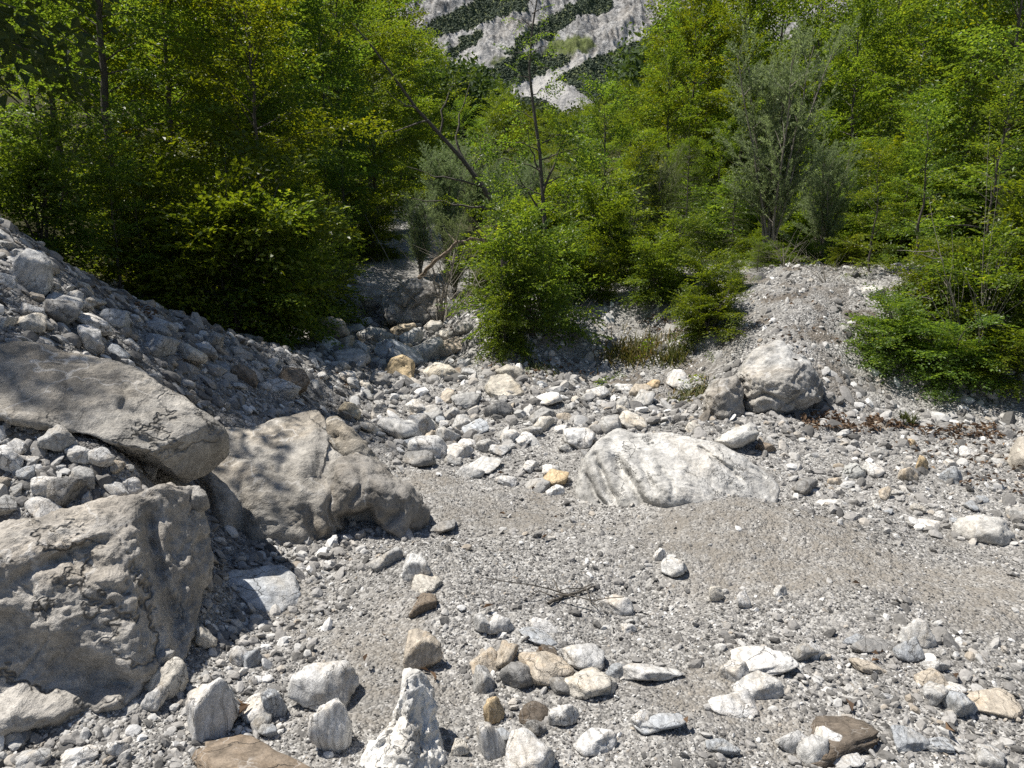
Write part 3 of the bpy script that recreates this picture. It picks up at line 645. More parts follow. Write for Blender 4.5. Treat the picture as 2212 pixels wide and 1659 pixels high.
# seen one by one in the photograph: u, v of the middle, width, height in its pixels, colour, what singles it out
NAMED = [
 (582,1255,150,90,'b','flat pale blue grey triangular stone in the shadow of the boulders'),
 (436,1382,48,52,'c','small angular tan stone at the right foot of the nearest boulder'),
 (363,1468,62,80,'c','yellowish broken stone leaning at the foot of the nearest boulder'),
 (333,1508,36,44,'w','oval white pebble half in the shadow of the nearest boulder'),
 (345,1435,44,66,'g','grey stub stone wedged against the base of the nearest boulder'),
 (455,1545,92,130,'w','large white rough stone, biggest of the cluster with the dry leaf'),
 (700,1484,118,112,'l','rounded whitish stone with a dark side, right of the white cluster'),
 (716,1580,74,112,'w','white stone with a yellow spot right of the brown buried slab'),
 (497,1532,44,50,'l','first small grey stone of the cluster beside the large white rough stone'),
 (555,1532,60,50,'w','long white stone in the middle of the white cluster'),
 (590,1522,50,64,'b','blue white stone at the outer end of the white cluster'),
 (560,1562,44,36,'g','small grey stone under the long white stone of the cluster'),
 (578,1580,38,34,'b','little blue white stone lowest of the white cluster'),
 (512,1418,42,40,'w','small white stone of a touching pair on the open gravel'),
 (540,1425,40,40,'b','small speckled grey stone of a touching pair on the open gravel'),
 (555,1635,240,120,'n','broad brown earth coloured slab buried in the gravel at the lower edge'),
 (912,1415,72,86,'t','long brown grey stone with a blunt dark end above the pointed white rock'),
 (838,1208,70,48,'g','grey wedge stone leaning at the foot of the undercut block'),
 (905,1232,56,62,'l','rounded light grey stone beside the wedge stone at the undercut block'),
 (920,1255,60,36,'c','cream flat stone behind the rounded light grey stone'),
 (915,1298,56,60,'n','brown earthy lump on the gravel below the undercut block'),
 (955,1140,60,30,'d','dark flat stone on the gravel right of the undercut block'),
 (1080,1353,48,48,'w','white square stone in the upper end of the central stone row'),
 (1048,1352,50,56,'l','pale streaked stone touching the white square stone'),
 (1176,1348,62,26,'w','flat white stone by the fallen twig'),
 (1168,1372,90,32,'b','flat bluish slab lying under the fallen twig'),
 (1178,1407,44,34,'k','dark brown lump above the tan rounded slab'),
 (1175,1440,112,76,'t','tan rounded slab, broadest of the central stone row'),
 (1050,1422,62,76,'t','thin tan slab tilted against the brown grey stone'),
 (1092,1415,50,56,'t','pale tan stone between the tilted slab and the rounded slab'),
 (1122,1456,74,70,'d','dark brown grey rounded stone in front of the tan rounded slab'),
 (1045,1470,44,58,'g','narrow grey stone at the lower end of the tilted tan slab'),
 (1258,1420,78,60,'l','light grey stone above the white tan oval stone'),
 (1275,1474,104,66,'c','white tan oval stone in the central stone row'),
 (1330,1452,40,40,'b','small blue grey stone between the white tan oval and the long white stone'),
 (1405,1452,124,58,'w','long white wedge stone at the end of the central stone row'),
 (1215,1480,60,44,'d','dark grey stone in front of the rounded slab'),
 (1156,1532,66,60,'k','dark brown conglomerate stone in the lower middle'),
 (1158,1573,40,38,'d','dark little stone under the dark brown conglomerate'),
 (1218,1550,62,56,'l','pale flat stone behind the dark brown conglomerate'),
 (1070,1540,40,60,'o','narrow yellow ochre stone left of the dark conglomerate'),
 (1142,1625,94,88,'w','triangular white stone at the lower edge of the picture'),
 (1066,1610,52,78,'l','tall grey white stone left of the triangular white stone'),
 (1092,1596,40,40,'b','dark blue grey stone between the two lower white stones'),
 (995,1620,32,34,'c','round cream pebble right of the tall pointed white rock'),
 (1284,1600,82,56,'w','white rounded stone with a flat base in the lower middle'),
 (1330,1308,64,48,'w','pointed white stone alone on the gravel beyond the stone row'),
 (1357,1357,32,24,'w','small white stone below the lone pointed white stone'),
 (1456,1224,52,44,'l','angular light stone with a dark base beside the mud track'),
 (1424,1200,24,30,'w','small white stone standing above the angular light stone'),
 (1545,1282,36,42,'c','egg shaped pale stone on the open sand'),
 (1607,1298,28,38,'w','small ragged white stone right of the egg shaped stone'),
 (1683,1279,28,26,'l','little pale stone in the middle of the sand'),
 (1585,1513,98,46,'w','white boat shaped stone with a dark under edge, lower right area'),
 (1650,1425,118,66,'w','broad speckled white slab half sunk in the gravel'),
 (1585,1455,54,54,'l','streaked grey white stone beside the speckled slab'),
 (1636,1482,88,58,'l','greyish slab below the broad speckled white slab'),
 (1738,1412,46,40,'g','left stone of a grey and white touching pair'),
 (1760,1410,30,40,'w','white split stone of the touching pair'),
 (1885,1392,90,30,'d','dark low ridge of stone on the gravel right'),
 (1962,1400,54,44,'b','rounded blue grey stone right of the dark ridge'),
 (1975,1365,60,60,'l','cracked pale flat stone above the rounded blue grey stone'),
 (1845,1380,46,18,'b','flat bluish chip left of the dark ridge'),
 (1880,1440,70,28,'t','brown tan flat stone below the dark ridge'),
 (2020,1440,46,32,'l','light stone right of the brown tan flat stone'),
 (2010,1462,62,40,'t','pitted tan stone between the lighter ones on the far gravel'),
 (2060,1490,40,28,'w','white topped stone above the large tan stone'),
 (2142,1511,92,50,'t','large tan block with a crack, right lower gravel'),
 (2072,1521,52,48,'b','angular blue grey stone left of the large tan block'),
 (2015,1500,44,44,'l','pale grey angular stone left of the angular blue grey one'),
 (1805,1585,140,90,'k','dark brown flat earthy slab with white stones on its edge'),
 (1715,1604,66,54,'l','grey white stone touching the dark brown earthy slab'),
 (1790,1598,54,48,'w','white and dark patterned stone lying on the dark brown slab'),
 (1760,1625,62,60,'l','upright pale stone below the dark brown slab'),
 (1830,1640,52,30,'w','creamy white stone at the lower edge below the brown slab'),
 (1966,1600,64,42,'b','dark blue grey boat shaped stone near the lower right corner'),
 (2030,1610,60,26,'b','long thin blue grey stone next to the boat shaped one'),
 (2140,1640,48,40,'l','rounded pale stone in the lower right corner'),
 (1560,1610,60,40,'b','blue grey stone half sunk above the lower edge'),
 (1425,1562,92,44,'b','blue grey lens shaped stone between two white stones'),
 (1385,1560,34,40,'w','white stone at the end of the blue grey lens shaped stone'),
 (170,1635,66,44,'w','white angular stone at the lower left corner of the gravel'),
 (70,1640,60,40,'l','pale stone at the very lower left corner'),
 (252,1620,40,36,'w','small white stone right of the white angular corner stone'),
 (135,868,42,58,'g','upright grey stone on the shelf under the long slab'),
 (166,865,34,38,'d','dark bluish stone beside the upright grey stone'),
 (188,897,54,32,'l','flat light stone right of the upright grey stone'),
 (232,914,44,32,'l','pale folded stone at the foot of the long slab'),
 (132,948,54,50,'g','large angular grey stone in the middle of the rubble shelf'),
 (22,995,56,50,'w','big white stone at the picture edge on the rubble shelf'),
 (312,998,50,80,'l','tall speckled pale stone under the blunt end of the long slab'),
 (215,990,46,38,'l','light oval stone on the rubble shelf'),
 (95,1050,46,36,'w','white oval stone low on the rubble shelf'),
 (140,1058,54,50,'d','dark angular stone low on the rubble shelf'),
 (90,1100,60,44,'w','bright white stone at the rim above the nearest boulder'),
 (70,600,80,70,'l','large pale stone catching sun high on the shaded gravel bank'),
 (120,680,62,50,'d','dark angular stone high on the shaded gravel bank'),
 (70,675,42,26,'w','white flat stone left of the dark angular stone on the bank'),
 (150,652,30,40,'w','bright wedge stone above the dark angular stone on the bank'),
 (245,690,50,36,'b','pale blue flat stone high on the shaded gravel bank'),
 (350,705,50,30,'b','blue grey stone on the crest of the shaded gravel bank'),
 (460,738,32,36,'g','grey stone standing on the crest of the gravel bank'),
 (505,748,30,28,'g','last grey stone on the falling crest of the gravel bank'),
 (1290,850,52,34,'w','white knobbly stone on the cobbles below the grassy bank'),
 (1385,846,46,30,'t','tan leaning stone right of the white knobbly stone'),
 (1390,862,46,34,'g','round grey stone below the tan leaning stone'),
 (1030,925,56,30,'b','white oval cobble in the middle of the cobble field'),
 (970,945,50,46,'l','pale blocky cobble left of the white oval cobble'),
 (905,925,56,54,'l','light peaked cobble in the cobble field'),
 (935,945,44,34,'t','brown cobble under the light peaked cobble'),
 (1005,865,60,34,'g','long brown grey cobble left of the cream ribbed block'),
 (978,895,42,30,'g','round striped grey cobble above the white oval cobble'),
 (1000,910,40,28,'l','pale round cobble just above the white oval cobble'),
 (1045,998,68,40,'l','broad pale stone in front of the flat blue grey slab'),
 (1192,1018,42,30,'w','white stone left of the large white boulder'),
 (1095,1038,46,26,'w','white long stone on the gravel before the cobble field'),
 (1200,1060,40,26,'w','white low stone at the foot of the large white boulder'),
 (1492,922,38,22,'c','cream oval stone behind the large white boulder'),
 (1655,962,40,36,'n','brown stone right of the flat white stone block'),
 (1742,1052,56,36,'d','dark grey stone right of the large white boulder'),
 (2060,1028,40,36,'b','grey white angular stone on the leafy slope at right'),
 (1990,1005,22,32,'o','yellow stone on the leafy slope'),
 (1960,1025,34,36,'t','brown stone left of the yellow stone'),
]
_rs = np.random.RandomState(77)
for u, v, w, h, tn, lab in NAMED:
    P = hit(u, v + .22 * h); D = np.linalg.norm(P - CAM); a = math.asin((EYE - P[2]) / D) if P[2] < EYE else 0
    ww = w / FPX * D; hh = h / FPX * D
    dp = min(.85 * ww, 1.6 * hh)
    if tn in 'kn' or h < .5 * w: dp = min(ww * .8, hh / max(.25, math.sin(a)) * .75)
    ht = max(.32 * min(ww, dp), (hh - .72 * dp * math.sin(max(a, .05))) / math.cos(a))
    sink = .29
    if lab.split()[0] in ('flat', 'broad', 'thin') or tn in 'kn': ht = max(.28 * dp, .6 * ht); sink = .40
    put_stone(P[0], P[1], ww * 1.08, dp * 1.08, ht * 1.25, TINTS[tn], lab, None, _rs, sink=sink)

# the rest by where they lie: density and size follow the zones of the photograph
def zone(x, y):
    """stones per square metre of the larger sort, and their mean size"""
    q = px([x, y, H1(x, y)])[0]; u, v = q[0], q[1]
    return u, v
def pick_tint(rs, shade=0):
    k = rs.choice(list('wlgdbtcno'), p=[.16, .25, .26, .10, .08, .07, .05, .02, .01])
    return np.array(TINTS[k])
def place_random(n, zonefn, size, label, group, rs, gap=.75):
    done = []; tries = 0
    while len(done) < n and tries < n * 60:
        tries += 1
        x, y = zonefn(rs)
        s = size(rs); 
        T = np.array(TAKEN); 
        if (np.hypot(T[:, 0] - x, T[:, 1] - y) < gap * (T[:, 2] + .45 * s)).any(): continue
        done.append(put_stone(x, y, s, s * rs.uniform(.65, .95), s * rs.uniform(.45, .75), pick_tint(rs), label, group, rs, yaw=rs.uniform(0, 6.28), sink=rs.uniform(.22, .45)))
    return done
def in_px(poly):
    P = np.array(poly, float); lo, hi = P.min(0), P.max(0)
    def f(rs):
        while True:
            u, v = rs.uniform(lo, hi)
            if inside(np.array([[u, v]]), poly)[0]:
                q = hit(u, v); return q[0], q[1]
    return f
place_random(84, in_px([(640,760),(760,700),(1000,700),(1040,790),(1240,840),(1480,830),(1480,900),(1250,960),(1230,1060),(1000,1040),(860,1000),(740,880),(700,840)]), lambda r: np.clip(r.lognormal(-1.62, .33), .11, .46), 'one of the pale and grey cobbles crowding the middle of the stream bed', 'cobbles crowding the stream bed', np.random.RandomState(3), .62)
place_random(36, in_px([(0,520),(300,690),(640,800),(690,860),(420,830),(200,750),(0,700)]), lambda r: np.clip(r.lognormal(-1.8, .38), .08, .36), 'one of the bluish stones lying in shade on the gravel bank', 'stones in shade on the gravel bank', np.random.RandomState(4), .65)
place_random(20, in_px([(1720,960),(2212,930),(2212,1150),(1800,1110),(1680,1060)]), lambda r: np.clip(r.lognormal(-2.25, .3), .06, .2), 'one of the pale stones strewn on the slope under the fallen leaves', 'stones strewn under the leafy bank', np.random.RandomState(6), .7)
place_random(18, in_px([(0,900),(250,960),(320,1050),(100,1110),(0,1110)]), lambda r: np.clip(r.lognormal(-2.5, .3), .05, .14), 'one of the sunlit stones of the rubble shelf above the nearest boulder', 'stones of the rubble shelf', np.random.RandomState(8), .65)
place_random(20, in_px([(660,720),(740,680),(800,700),(1000,690),(1030,760),(900,790),(760,790),(650,750)]), lambda r: np.clip(r.lognormal(-1.05, .3), .22, .60), 'one of the blocks piled in the gully below the cracked dark boulder', 'blocks piled in the gully', np.random.RandomState(9), .6)
# ------------------------------------------------------------------ countless small stones
def scatter_mesh(name, P, size, mat, rs, tmpl, label, tiltmax=.35, bias=None):
    n = len(P); kinds = rs.randint(len(tmpl), size=n); Vs, Fs, R = [], [], []; off = 0
    e = .04
    gx = (H(P[:, 0] + e, P[:, 1]) - H(P[:, 0] - e, P[:, 1])) / (2 * e); gy = (H(P[:, 0], P[:, 1] + e) - H(P[:, 0], P[:, 1] - e)) / (2 * e)
    gx = np.clip(gx, -.45, .45); gy = np.clip(gy, -.45, .45)
    z = H(P[:, 0], P[:, 1])
    for k, (TV, TF) in enumerate(tmpl):
        m = np.where(kinds == k)[0]
        if not len(m): continue
        a = rs.uniform(0, 6.283, len(m)); ca, sa = np.cos(a), np.sin(a)
        tx = rs.normal(0, tiltmax, len(m)) + gx[m]; ty = rs.normal(0, tiltmax, len(m)) + gy[m]
        s = size[m][:, None] * .5
        X = (TV[None, :, 0] * ca[:, None] - TV[None, :, 1] * sa[:, None]); Yy = (TV[None, :, 0] * sa[:, None] + TV[None, :, 1] * ca[:, None]); Zz = np.broadcast_to(TV[None, :, 2], X.shape)
        sq = rs.uniform(.8, 1.25, len(m))[:, None]
        W = np.stack([X * s + P[m, 0][:, None], Yy * s + P[m, 1][:, None], z[m][:, None] + (Zz * sq + X * tx[:, None] + Yy * ty[:, None]) * s + s * .18], -1)
        nv = TV.shape[0]
        Vs.append(W.reshape(-1, 3)); Fs.append((TF[None] + (np.arange(len(m)) * nv)[:, None, None] + off).reshape(-1, 3)); off += nv * len(m)
        r = rs.uniform(0, 1, len(m))
        if bias is not None: r = np.clip(r ** bias[m], 0, 1)
        R.append(np.repeat(r, len(TF)))
    me = mesh(name, np.concatenate(Vs), np.concatenate(Fs), mat, False, {'rnd': ('FACE', np.concatenate(R))})
    o = link(name, me); tag(o, label, kind='stuff'); return o

def small_tmpl(n, sub, seed):
    out = []; rs = np.random.RandomState(seed)
    for k in range(n):
        V, F = rock_shape(seed + k, sub, 9, 18., (1, rs.uniform(.6, .95), rs.uniform(.4, .8)), (.12, .04, 0), .5)
        out.append((V, F))
    return out

def wedge(n, r0, r1, rs, half=44):
    r = np.exp(rs.uniform(math.log(r0), math.log(r1), n)); a = np.radians(rs.uniform(-half, half, n))
    return np.c_[r * np.sin(a), r * np.cos(a)]

def build_gravel():
    rs = np.random.RandomState(21)
    P = wedge(GRAVEL_N, 1.7, 11.5, rs)
    sand, wood, earth = ground_masks(P[:, 0], P[:, 1])
    nz = fbm(np.c_[P * 2.2, P[:, :1] * 0], 3, 88)
    keep = rs.rand(len(P)) < np.clip(.85 + nz * .8, .3, 1) * (1 - .55 * sand) * (1 - wood)
    P = P[keep]; r = np.hypot(P[:, 0], P[:, 1])
    s = rs.lognormal(math.log(.0075), .42, len(P)) * (r / 2.2) ** .62 * (1 - .3 * sand[keep])
    s = np.clip(s, .004, .06)
    scatter_mesh('gravel', P, s, M_PEBBLE, rs, small_tmpl(16, 1, 300), 'fine grey and white angular gravel covering the stream bed', .4, bias=np.where(sand[keep] > .5, 1.5, 1.15))
    # palm sized rubble
    P = wedge(RUBBLE_N, 1.8, 13, rs)
    sand, wood, earth = ground_masks(P[:, 0], P[:, 1]); q = px(np.c_[P, H(P[:, 0], P[:, 1])])
    bank = smooth01((-P[:, 0] - .5) / .7); mid = smooth01((P[:, 1] - 5.3) / 1.0)
    nz = fbm(np.c_[P * 1.3, P[:, :1] * 0], 3, 89)
    lowr = ((q[:, 0] > 1500) & (q[:, 1] > 1380)) * .5
    strip = ((q[:, 0] > 1680) & (q[:, 1] > 930) & (q[:, 1] < 1180)) * .75
    mound = smooth01((P[:, 0] - .9) / .5) * smooth01((P[:, 1] - 6.9) / .5)
    mid = mid * (1 - .7 * mound)
    dens = np.clip(.12 + .85 * np.maximum(bank, mid) + lowr + strip + nz * .5, .03, 1) * (1 - .86 * sand) * (1 - wood)
    keep = rs.rand(len(P)) < dens
    P = P[keep]; r = np.hypot(P[:, 0], P[:, 1]); mb = np.maximum(bank, mid)[keep]
    s = np.clip(rs.lognormal(math.log(.026), .45, len(P)) * (r / 2.5) ** .5 * (1 + .5 * mb), .014, np.clip(.03 + .022 * (r - 1.9), .03, .15))
    T = np.array(TAKEN); ok = np.ones(len(P), bool)
    for x, y, rad in T: ok &= np.hypot(P[:, 0] - x, P[:, 1] - y) > rad * .8
    scatter_mesh('rubble', P[ok], s[ok], M_PEBBLE, rs, small_tmpl(20, 2, 500), 'loose palm sized rubble strewn over gravel, banks and bed', .3, bias=np.full(ok.sum(), .95))
GRAVEL_N = 150000
RUBBLE_N = 22000
# ------------------------------------------------------------------ plants: leaves, sprays, limbs
def leaf_quads(P, D, N, L, W, fold=.25):
    """one folded leaf (two triangles) at each P along D, face up N"""
    D = D / (np.linalg.norm(D, axis=1)[:, None] + 1e-9); S = np.cross(N, D); S /= np.linalg.norm(S, axis=1)[:, None] + 1e-9; N = np.cross(D, S)
    L = np.broadcast_to(L, len(P))[:, None]; W = np.broadcast_to(W, len(P))[:, None]
    m = P + D * L * .45 + N * W * fold
    V = np.stack([P, m + S * W * .5, P + D * L - N * L * .10, m - S * W * .5], 1)
    return V.reshape(-1, 3)
def leaf_faces(n):
    b = (np.arange(n) * 4)[:, None]
    return np.concatenate([b + np.array([[0, 3, 2]]), b + np.array([[0, 2, 1]])], 1).reshape(-1, 3)

def spray_beech(rs, L=.55, leaf=.07, dens=1.0):
    """a flat fan of leaves, axis +X, face up +Z"""
    P, D, N = [], [], []
    def run(o, d, ln, step):
        k = max(2, int(ln / step)); side = 1 if rs.rand() < .5 else -1
        for i in range(k):
            t = (i + .6) / k; p = o + d * ln * t; side = -side
            a = side * rs.uniform(.6, 1.1); c, s = math.cos(a), math.sin(a)
            dd = np.array([d[0] * c - d[1] * s, d[0] * s + d[1] * c, rs.normal(-.12, .28)])
            P.append(p); D.append(dd); N.append([rs.normal(0, .45), rs.normal(0, .45), 1])
        P.append(o + d * ln); D.append(np.array([d[0], d[1], -.15])); N.append([0, 0, 1])
    ax = np.array([1., 0, 0]); st = leaf * .62 / dens
    run(np.zeros(3), ax, L, st)
    k = max(2, int(L / (leaf * 1.5) * dens))
    for i in range(k):
        t = (i + .5) / k * .9; a = (1 if i % 2 else -1) * rs.uniform(.6, .95)
        d = np.array([math.cos(a), math.sin(a), rs.normal(0, .08)])
        run(ax * L * t, d, L * (1 - t) * rs.uniform(.45, .75) + leaf * .5, st)
    P = np.array(P); P[:, 2] -= .22 * (P[:, 0] ** 2 + P[:, 1] ** 2) / L
    n = len(P); l = leaf * rs.uniform(.65, 1.15, n)
    return leaf_quads(P, np.array(D), np.array(N, float), l, l * rs.uniform(.5, .66, n))

def spray_willow(rs, L=.6, leaf=.085, dens=1.0):
    n = int(L / leaf * 6.5 * dens); t = np.sort(rs.uniform(.05, 1, n)); a = rs.uniform(0, 6.283, n)
    P = np.c_[t * L, .02 * np.sin(t * 5), -.10 * L * t ** 2]; e = rs.uniform(.5, 1.0, n)
    D = np.c_[np.cos(e), np.sin(e) * np.cos(a), np.sin(e) * np.sin(a)]; N = rs.normal(size=(n, 3)) + [0, 0, .8]
    l = leaf * rs.uniform(.6, 1.15, n)
    return leaf_quads(P, D, N, l, l * .26, .1)

def spray_needle(rs, L=.5, leaf=.035, dens=1.0, droop=.25):
    P, D, N = [], [], []
    def run(o, d, ln):
        k = int(ln / (leaf * .33) * dens)
        for i in range(max(3, k)):
            t = (i + rs.rand()) / k; p = o + d * ln * t; a = rs.uniform(0, 6.283); e = rs.uniform(.6, 1.15)
            s1 = np.cross(d, [0, 0, 1.]); s1 /= np.linalg.norm(s1) + 1e-9; s2 = np.cross(s1, d)
            P.append(p); D.append(d * math.cos(e) + math.sin(e) * (s1 * math.cos(a) + s2 * math.sin(a))); N.append(rs.normal(size=3) + [0, 0, .6])
    ax = np.array([1., 0, 0]); run(np.zeros(3), ax, L)
    k = int(L / .085)
    for i in range(k):
        t = (i + .5) / k * .9; a = (1 if i % 2 else -1) * rs.uniform(.7, 1.0)
        d = np.array([math.cos(a), math.sin(a), -.1]); run(ax * L * t, d / np.linalg.norm(d), L * (1 - t) * .55 + .03)
    P = np.array(P); P[:, 2] -= droop * P[:, 0] ** 2 / L
    n = len(P); l = leaf * rs.uniform(.7, 1.2, n)
    return leaf_quads(P, np.array(D), np.array(N, float), l, l * .22, .1)

def tubes(paths, sides=5):
    """paths: list of (points, radii) -> one mesh of tapering tubes"""
    Vs, Fs, off = [], [], 0
    for P, R, ns in paths:
        P = np.asarray(P, float); n = len(P); T = np.gradient(P, axis=0); T /= np.linalg.norm(T, axis=1)[:, None] + 1e-9
        ref = np.array([0, 0, 1.]) if abs(T[0, 2]) < .8 else np.array([1., 0, 0])
        A = np.cross(T, ref); A /= np.linalg.norm(A, axis=1)[:, None] + 1e-9; B = np.cross(T, A)
        th = np.linspace(0, 2 * math.pi, ns, endpoint=False)
        V = P[:, None] + (A[:, None] * np.cos(th)[None, :, None] + B[:, None] * np.sin(th)[None, :, None]) * np.asarray(R)[:, None, None]
        Vs.append(V.reshape(-1, 3)); i = np.arange(n * ns).reshape(n, ns); j = np.roll(i, -1, 1)
        Fs.append(np.stack([i[:-1], j[:-1], j[1:], i[1:]], -1).reshape(-1, 4) + off); off += n * ns
    return np.concatenate(Vs), np.concatenate(Fs)

def frame(d, roll=0, up=(0, 0, 1)):
    x = d / np.linalg.norm(d); y = np.cross(up, x)
    if np.linalg.norm(y) < 1e-3: y = np.array([0, 1., 0])
    y /= np.linalg.norm(y); z = np.cross(x, y)
    c, s = math.cos(roll), math.sin(roll)
    return np.stack([x, y * c + z * s, z * c - y * s])

class Plant:
    """collects wood and leaves, then becomes an Empty with the children trunk and crown"""
    def __init__(s, pool, seed): s.pool = pool; s.w = []; s.l = []; s.r = []; s.rs = np.random.RandomState(seed)
    def wood(s, P, R, ns=5): s.w.append((P, R, ns))
    def spray(s, o, d, sc=1.0, roll=None, shade=0.0):
        T = s.pool[s.rs.randint(len(s.pool))]; M = frame(np.asarray(d, float), s.rs.normal(0, .5) if roll is None else roll)
        s.l.append(T * sc @ M + o); n = len(T) // 4
        s.r.append(np.clip(s.rs.uniform(0, 1, n) * .75 + s.rs.uniform(0, .25), 0, 1))
    def limb(s, o, d, L, r, n=7, droop=.12, lift=0.0, sprays=8, start=.3, sc=(.7, 1.1), spread=.9, wob=.05, updir=None, side=True):
        rs = s.rs; d = np.asarray(d, float) / np.linalg.norm(d); t = np.linspace(0, 1, n)
        P = o + np.outer(t * L, d); P[:, 2] += lift * L * t * t - droop * L * t ** 2.2
        P[1:] += np.cumsum(rs.normal(0, wob * L / n, (n - 1, 3)), 0)
        s.wood(P, r * (1 - .85 * t) + .0015, 4 if r < .02 else 6)
        for k in range(sprays):
            q = start + (1 - start) * (k + rs.rand()) / sprays; i = min(int(q * (n - 1)), n - 2); f = q * (n - 1) - i
            p = P[i] * (1 - f) + P[i + 1] * f; dv = P[i + 1] - P[i]
            if side:
                a = (1 if k % 2 else -1) * rs.uniform(.25, spread) * (1.15 - .5 * q); c, sn = math.cos(a), math.sin(a)
                dv = np.array([dv[0] * c - dv[1] * sn, dv[0] * sn + dv[1] * c, dv[2] * .7 + rs.normal(0, .28) * np.linalg.norm(dv)])
            else:
                dv = dv / np.linalg.norm(dv) + rs.normal(0, spread * .5, 3)
            if updir is not None: dv = dv / np.linalg.norm(dv) + np.array(updir)
            s.spray(p, dv, rs.uniform(*sc))
        s.spray(P[-1], P[-1] - P[-2], rs.uniform(*sc) * .9)
        return P
    def meshes(s, name, leafmat, barkmat=None):
        tv, tf = tubes(s.w); tm = mesh('trunk', tv, tf, barkmat or M_BARK, True)
        cm = None
        if s.l:
            V = np.concatenate(s.l); n = len(V) // 4
            cm = mesh('crown', V, leaf_faces(n), leafmat, False, {'rnd': ('FACE', np.repeat(np.concatenate(s.r), 2))})
        return tm, cm

_p = np.random.RandomState(12)
POOL_BEECH = [spray_beech(_p, .62, .084) for _ in range(7)]
POOL_BIG = [spray_beech(_p, .95, .122) for _ in range(6)]
POOL_SMALL = [spray_beech(_p, .40, .052) for _ in range(7)]
POOL_WILLOW = [spray_willow(_p, .62, .10) for _ in range(6)]
POOL_LARCH = [spray_needle(_p, .5, .055, .5, .35) for _ in range(5)]
POOL_SPRUCE = [spray_needle(_p, .5, .045, .7, .15) for _ in range(5)]

def trunk_line(rs, H_, n=14, wob=.012, lean=(0, 0)):
    z = np.linspace(-.3, H_, n); t = np.clip(z / H_, 0, 1)
    P = np.c_[lean[0] * H_ * t ** 1.3, lean[1] * H_ * t ** 1.3, z]
    P[1:, :2] += np.cumsum(rs.normal(0, wob * H_ / 3, (n - 1, 2)), 0)
    return P

def beech(seed, Ht=9.0, base=.06, rad=2.6, limbs=38, pool=None, sprays=14, sc=(.8, 1.25), r0=.10, top=.75):
    p = Plant(pool or POOL_BIG, seed); rs = p.rs; T = trunk_line(rs, Ht)
    z = np.clip(T[:, 2] / Ht, 0, 1); p.wood(T, r0 * (1 - z) ** .9 + .008, 8)
    for k in range(limbs):
        q = base + (1 - base) * ((k + rs.rand()) / limbs) ** .9 * .98; a = k * 2.399 + rs.normal(0, .4)
        o = np.array([np.interp(q * Ht, T[:, 2], T[:, c]) for c in range(3)])
        el = math.radians(np.interp(q, [0, .3, .7, 1], [2, 24, 44, 68]) + rs.normal(0, 13))
        L = rad * np.interp(q, [0, .25, .6, .85, 1], [.70, 1.0, 1.0, .72, .42]) * rs.uniform(.45, 1.2)
        d = [math.cos(a) * math.cos(el), math.sin(a) * math.cos(el), math.sin(el)]
        p.limb(o, d, L, .014 + .016 * (1 - q), sprays=max(4, int(sprays * L / rad)), droop=.16, start=.22, sc=sc)
    p.spray(T[-1], [0.1, 0, 1], 1.0)
    return p.meshes('beech', M_BEECH)

def bush(seed, Ht=2.6, rad=1.5, stems=9, pool=None, sprays=7, leafmat=None, sc=(.6, 1.35), flat=True):
    p = Plant(pool or POOL_BEECH, seed); rs = p.rs
    for k in range(stems):
        a = k * 2.399 + rs.normal(0, .3); lean = rs.uniform(.05, .55) * rad / Ht
        n = 10; z = np.linspace(-.15, 1, n); h = Ht * rs.uniform(.42, 1.02); t = np.clip(z, 0, 1)
        S = np.c_[math.cos(a) * (lean * h * t ** 1.4 + .05), math.sin(a) * (lean * h * t ** 1.4 + .05), h * z]
        S[1:, :2] += np.cumsum(rs.normal(0, .02, (n - 1, 2)), 0)
        p.wood(S, .018 * (1 - .85 * t) + .003, 5)
        nl = int(4 + 4 * h / Ht)
        for j in range(nl):
            q = .10 + .88 * (j + rs.rand()) / nl; b = a + j * 2.399 + rs.normal(0, .5)
            o = np.array([np.interp(q, t, S[:, c]) for c in range(3)]); el = math.radians(np.interp(q, [0, .5, 1], [0, 28, 60]) + rs.normal(0, 15))
            L = rad * np.interp(q, [0, .4, 1], [.62, .75, .42]) * rs.uniform(.25, 1.0) * (1.55 if rs.rand() < .12 else 1)
            p.limb(o, [math.cos(b) * math.cos(el), math.sin(b) * math.cos(el), math.sin(el)], L, .008, n=6, sprays=sprays, droop=.2, start=.15, sc=sc)
    return p.meshes('bush', leafmat or M_BEECH)

def sparse_tree(seed, Ht=5.0, rad=1.1, limbs=26, pool=None, sprays=5, lean=(0, 0), r0=.035, base=.12, leafmat=None, bark=None):
    p = Plant(pool or POOL_BEECH, seed); rs = p.rs; T = trunk_line(rs, Ht, 16, .016, lean)
    z = np.clip(T[:, 2] / Ht, 0, 1); p.wood(T, r0 * (1 - z) + .004, 7)
    for k in range(limbs):
        q = base + (1 - base) * (k + rs.rand()) / limbs; a = k * 2.399 + rs.normal(0, .4)
        o = np.array([np.interp(q * Ht, T[:, 2], T[:, c]) for c in range(3)])
        el = math.radians(np.interp(q, [0, .5, 1], [15, 38, 62]) + rs.normal(0, 10)); L = rad * np.interp(q, [0, .3, 1], [.8, 1, .25]) * rs.uniform(.5, 1.15)
        p.limb(o, [math.cos(a) * math.cos(el), math.sin(a) * math.cos(el), math.sin(el)], L, .009, sprays=sprays, droop=.08, start=.35, sc=(.55, 1.0))
    p.spray(T[-1], [0.1, 0, 1], .8)
    return p.meshes('sapling', leafmat or M_BEECH, bark)

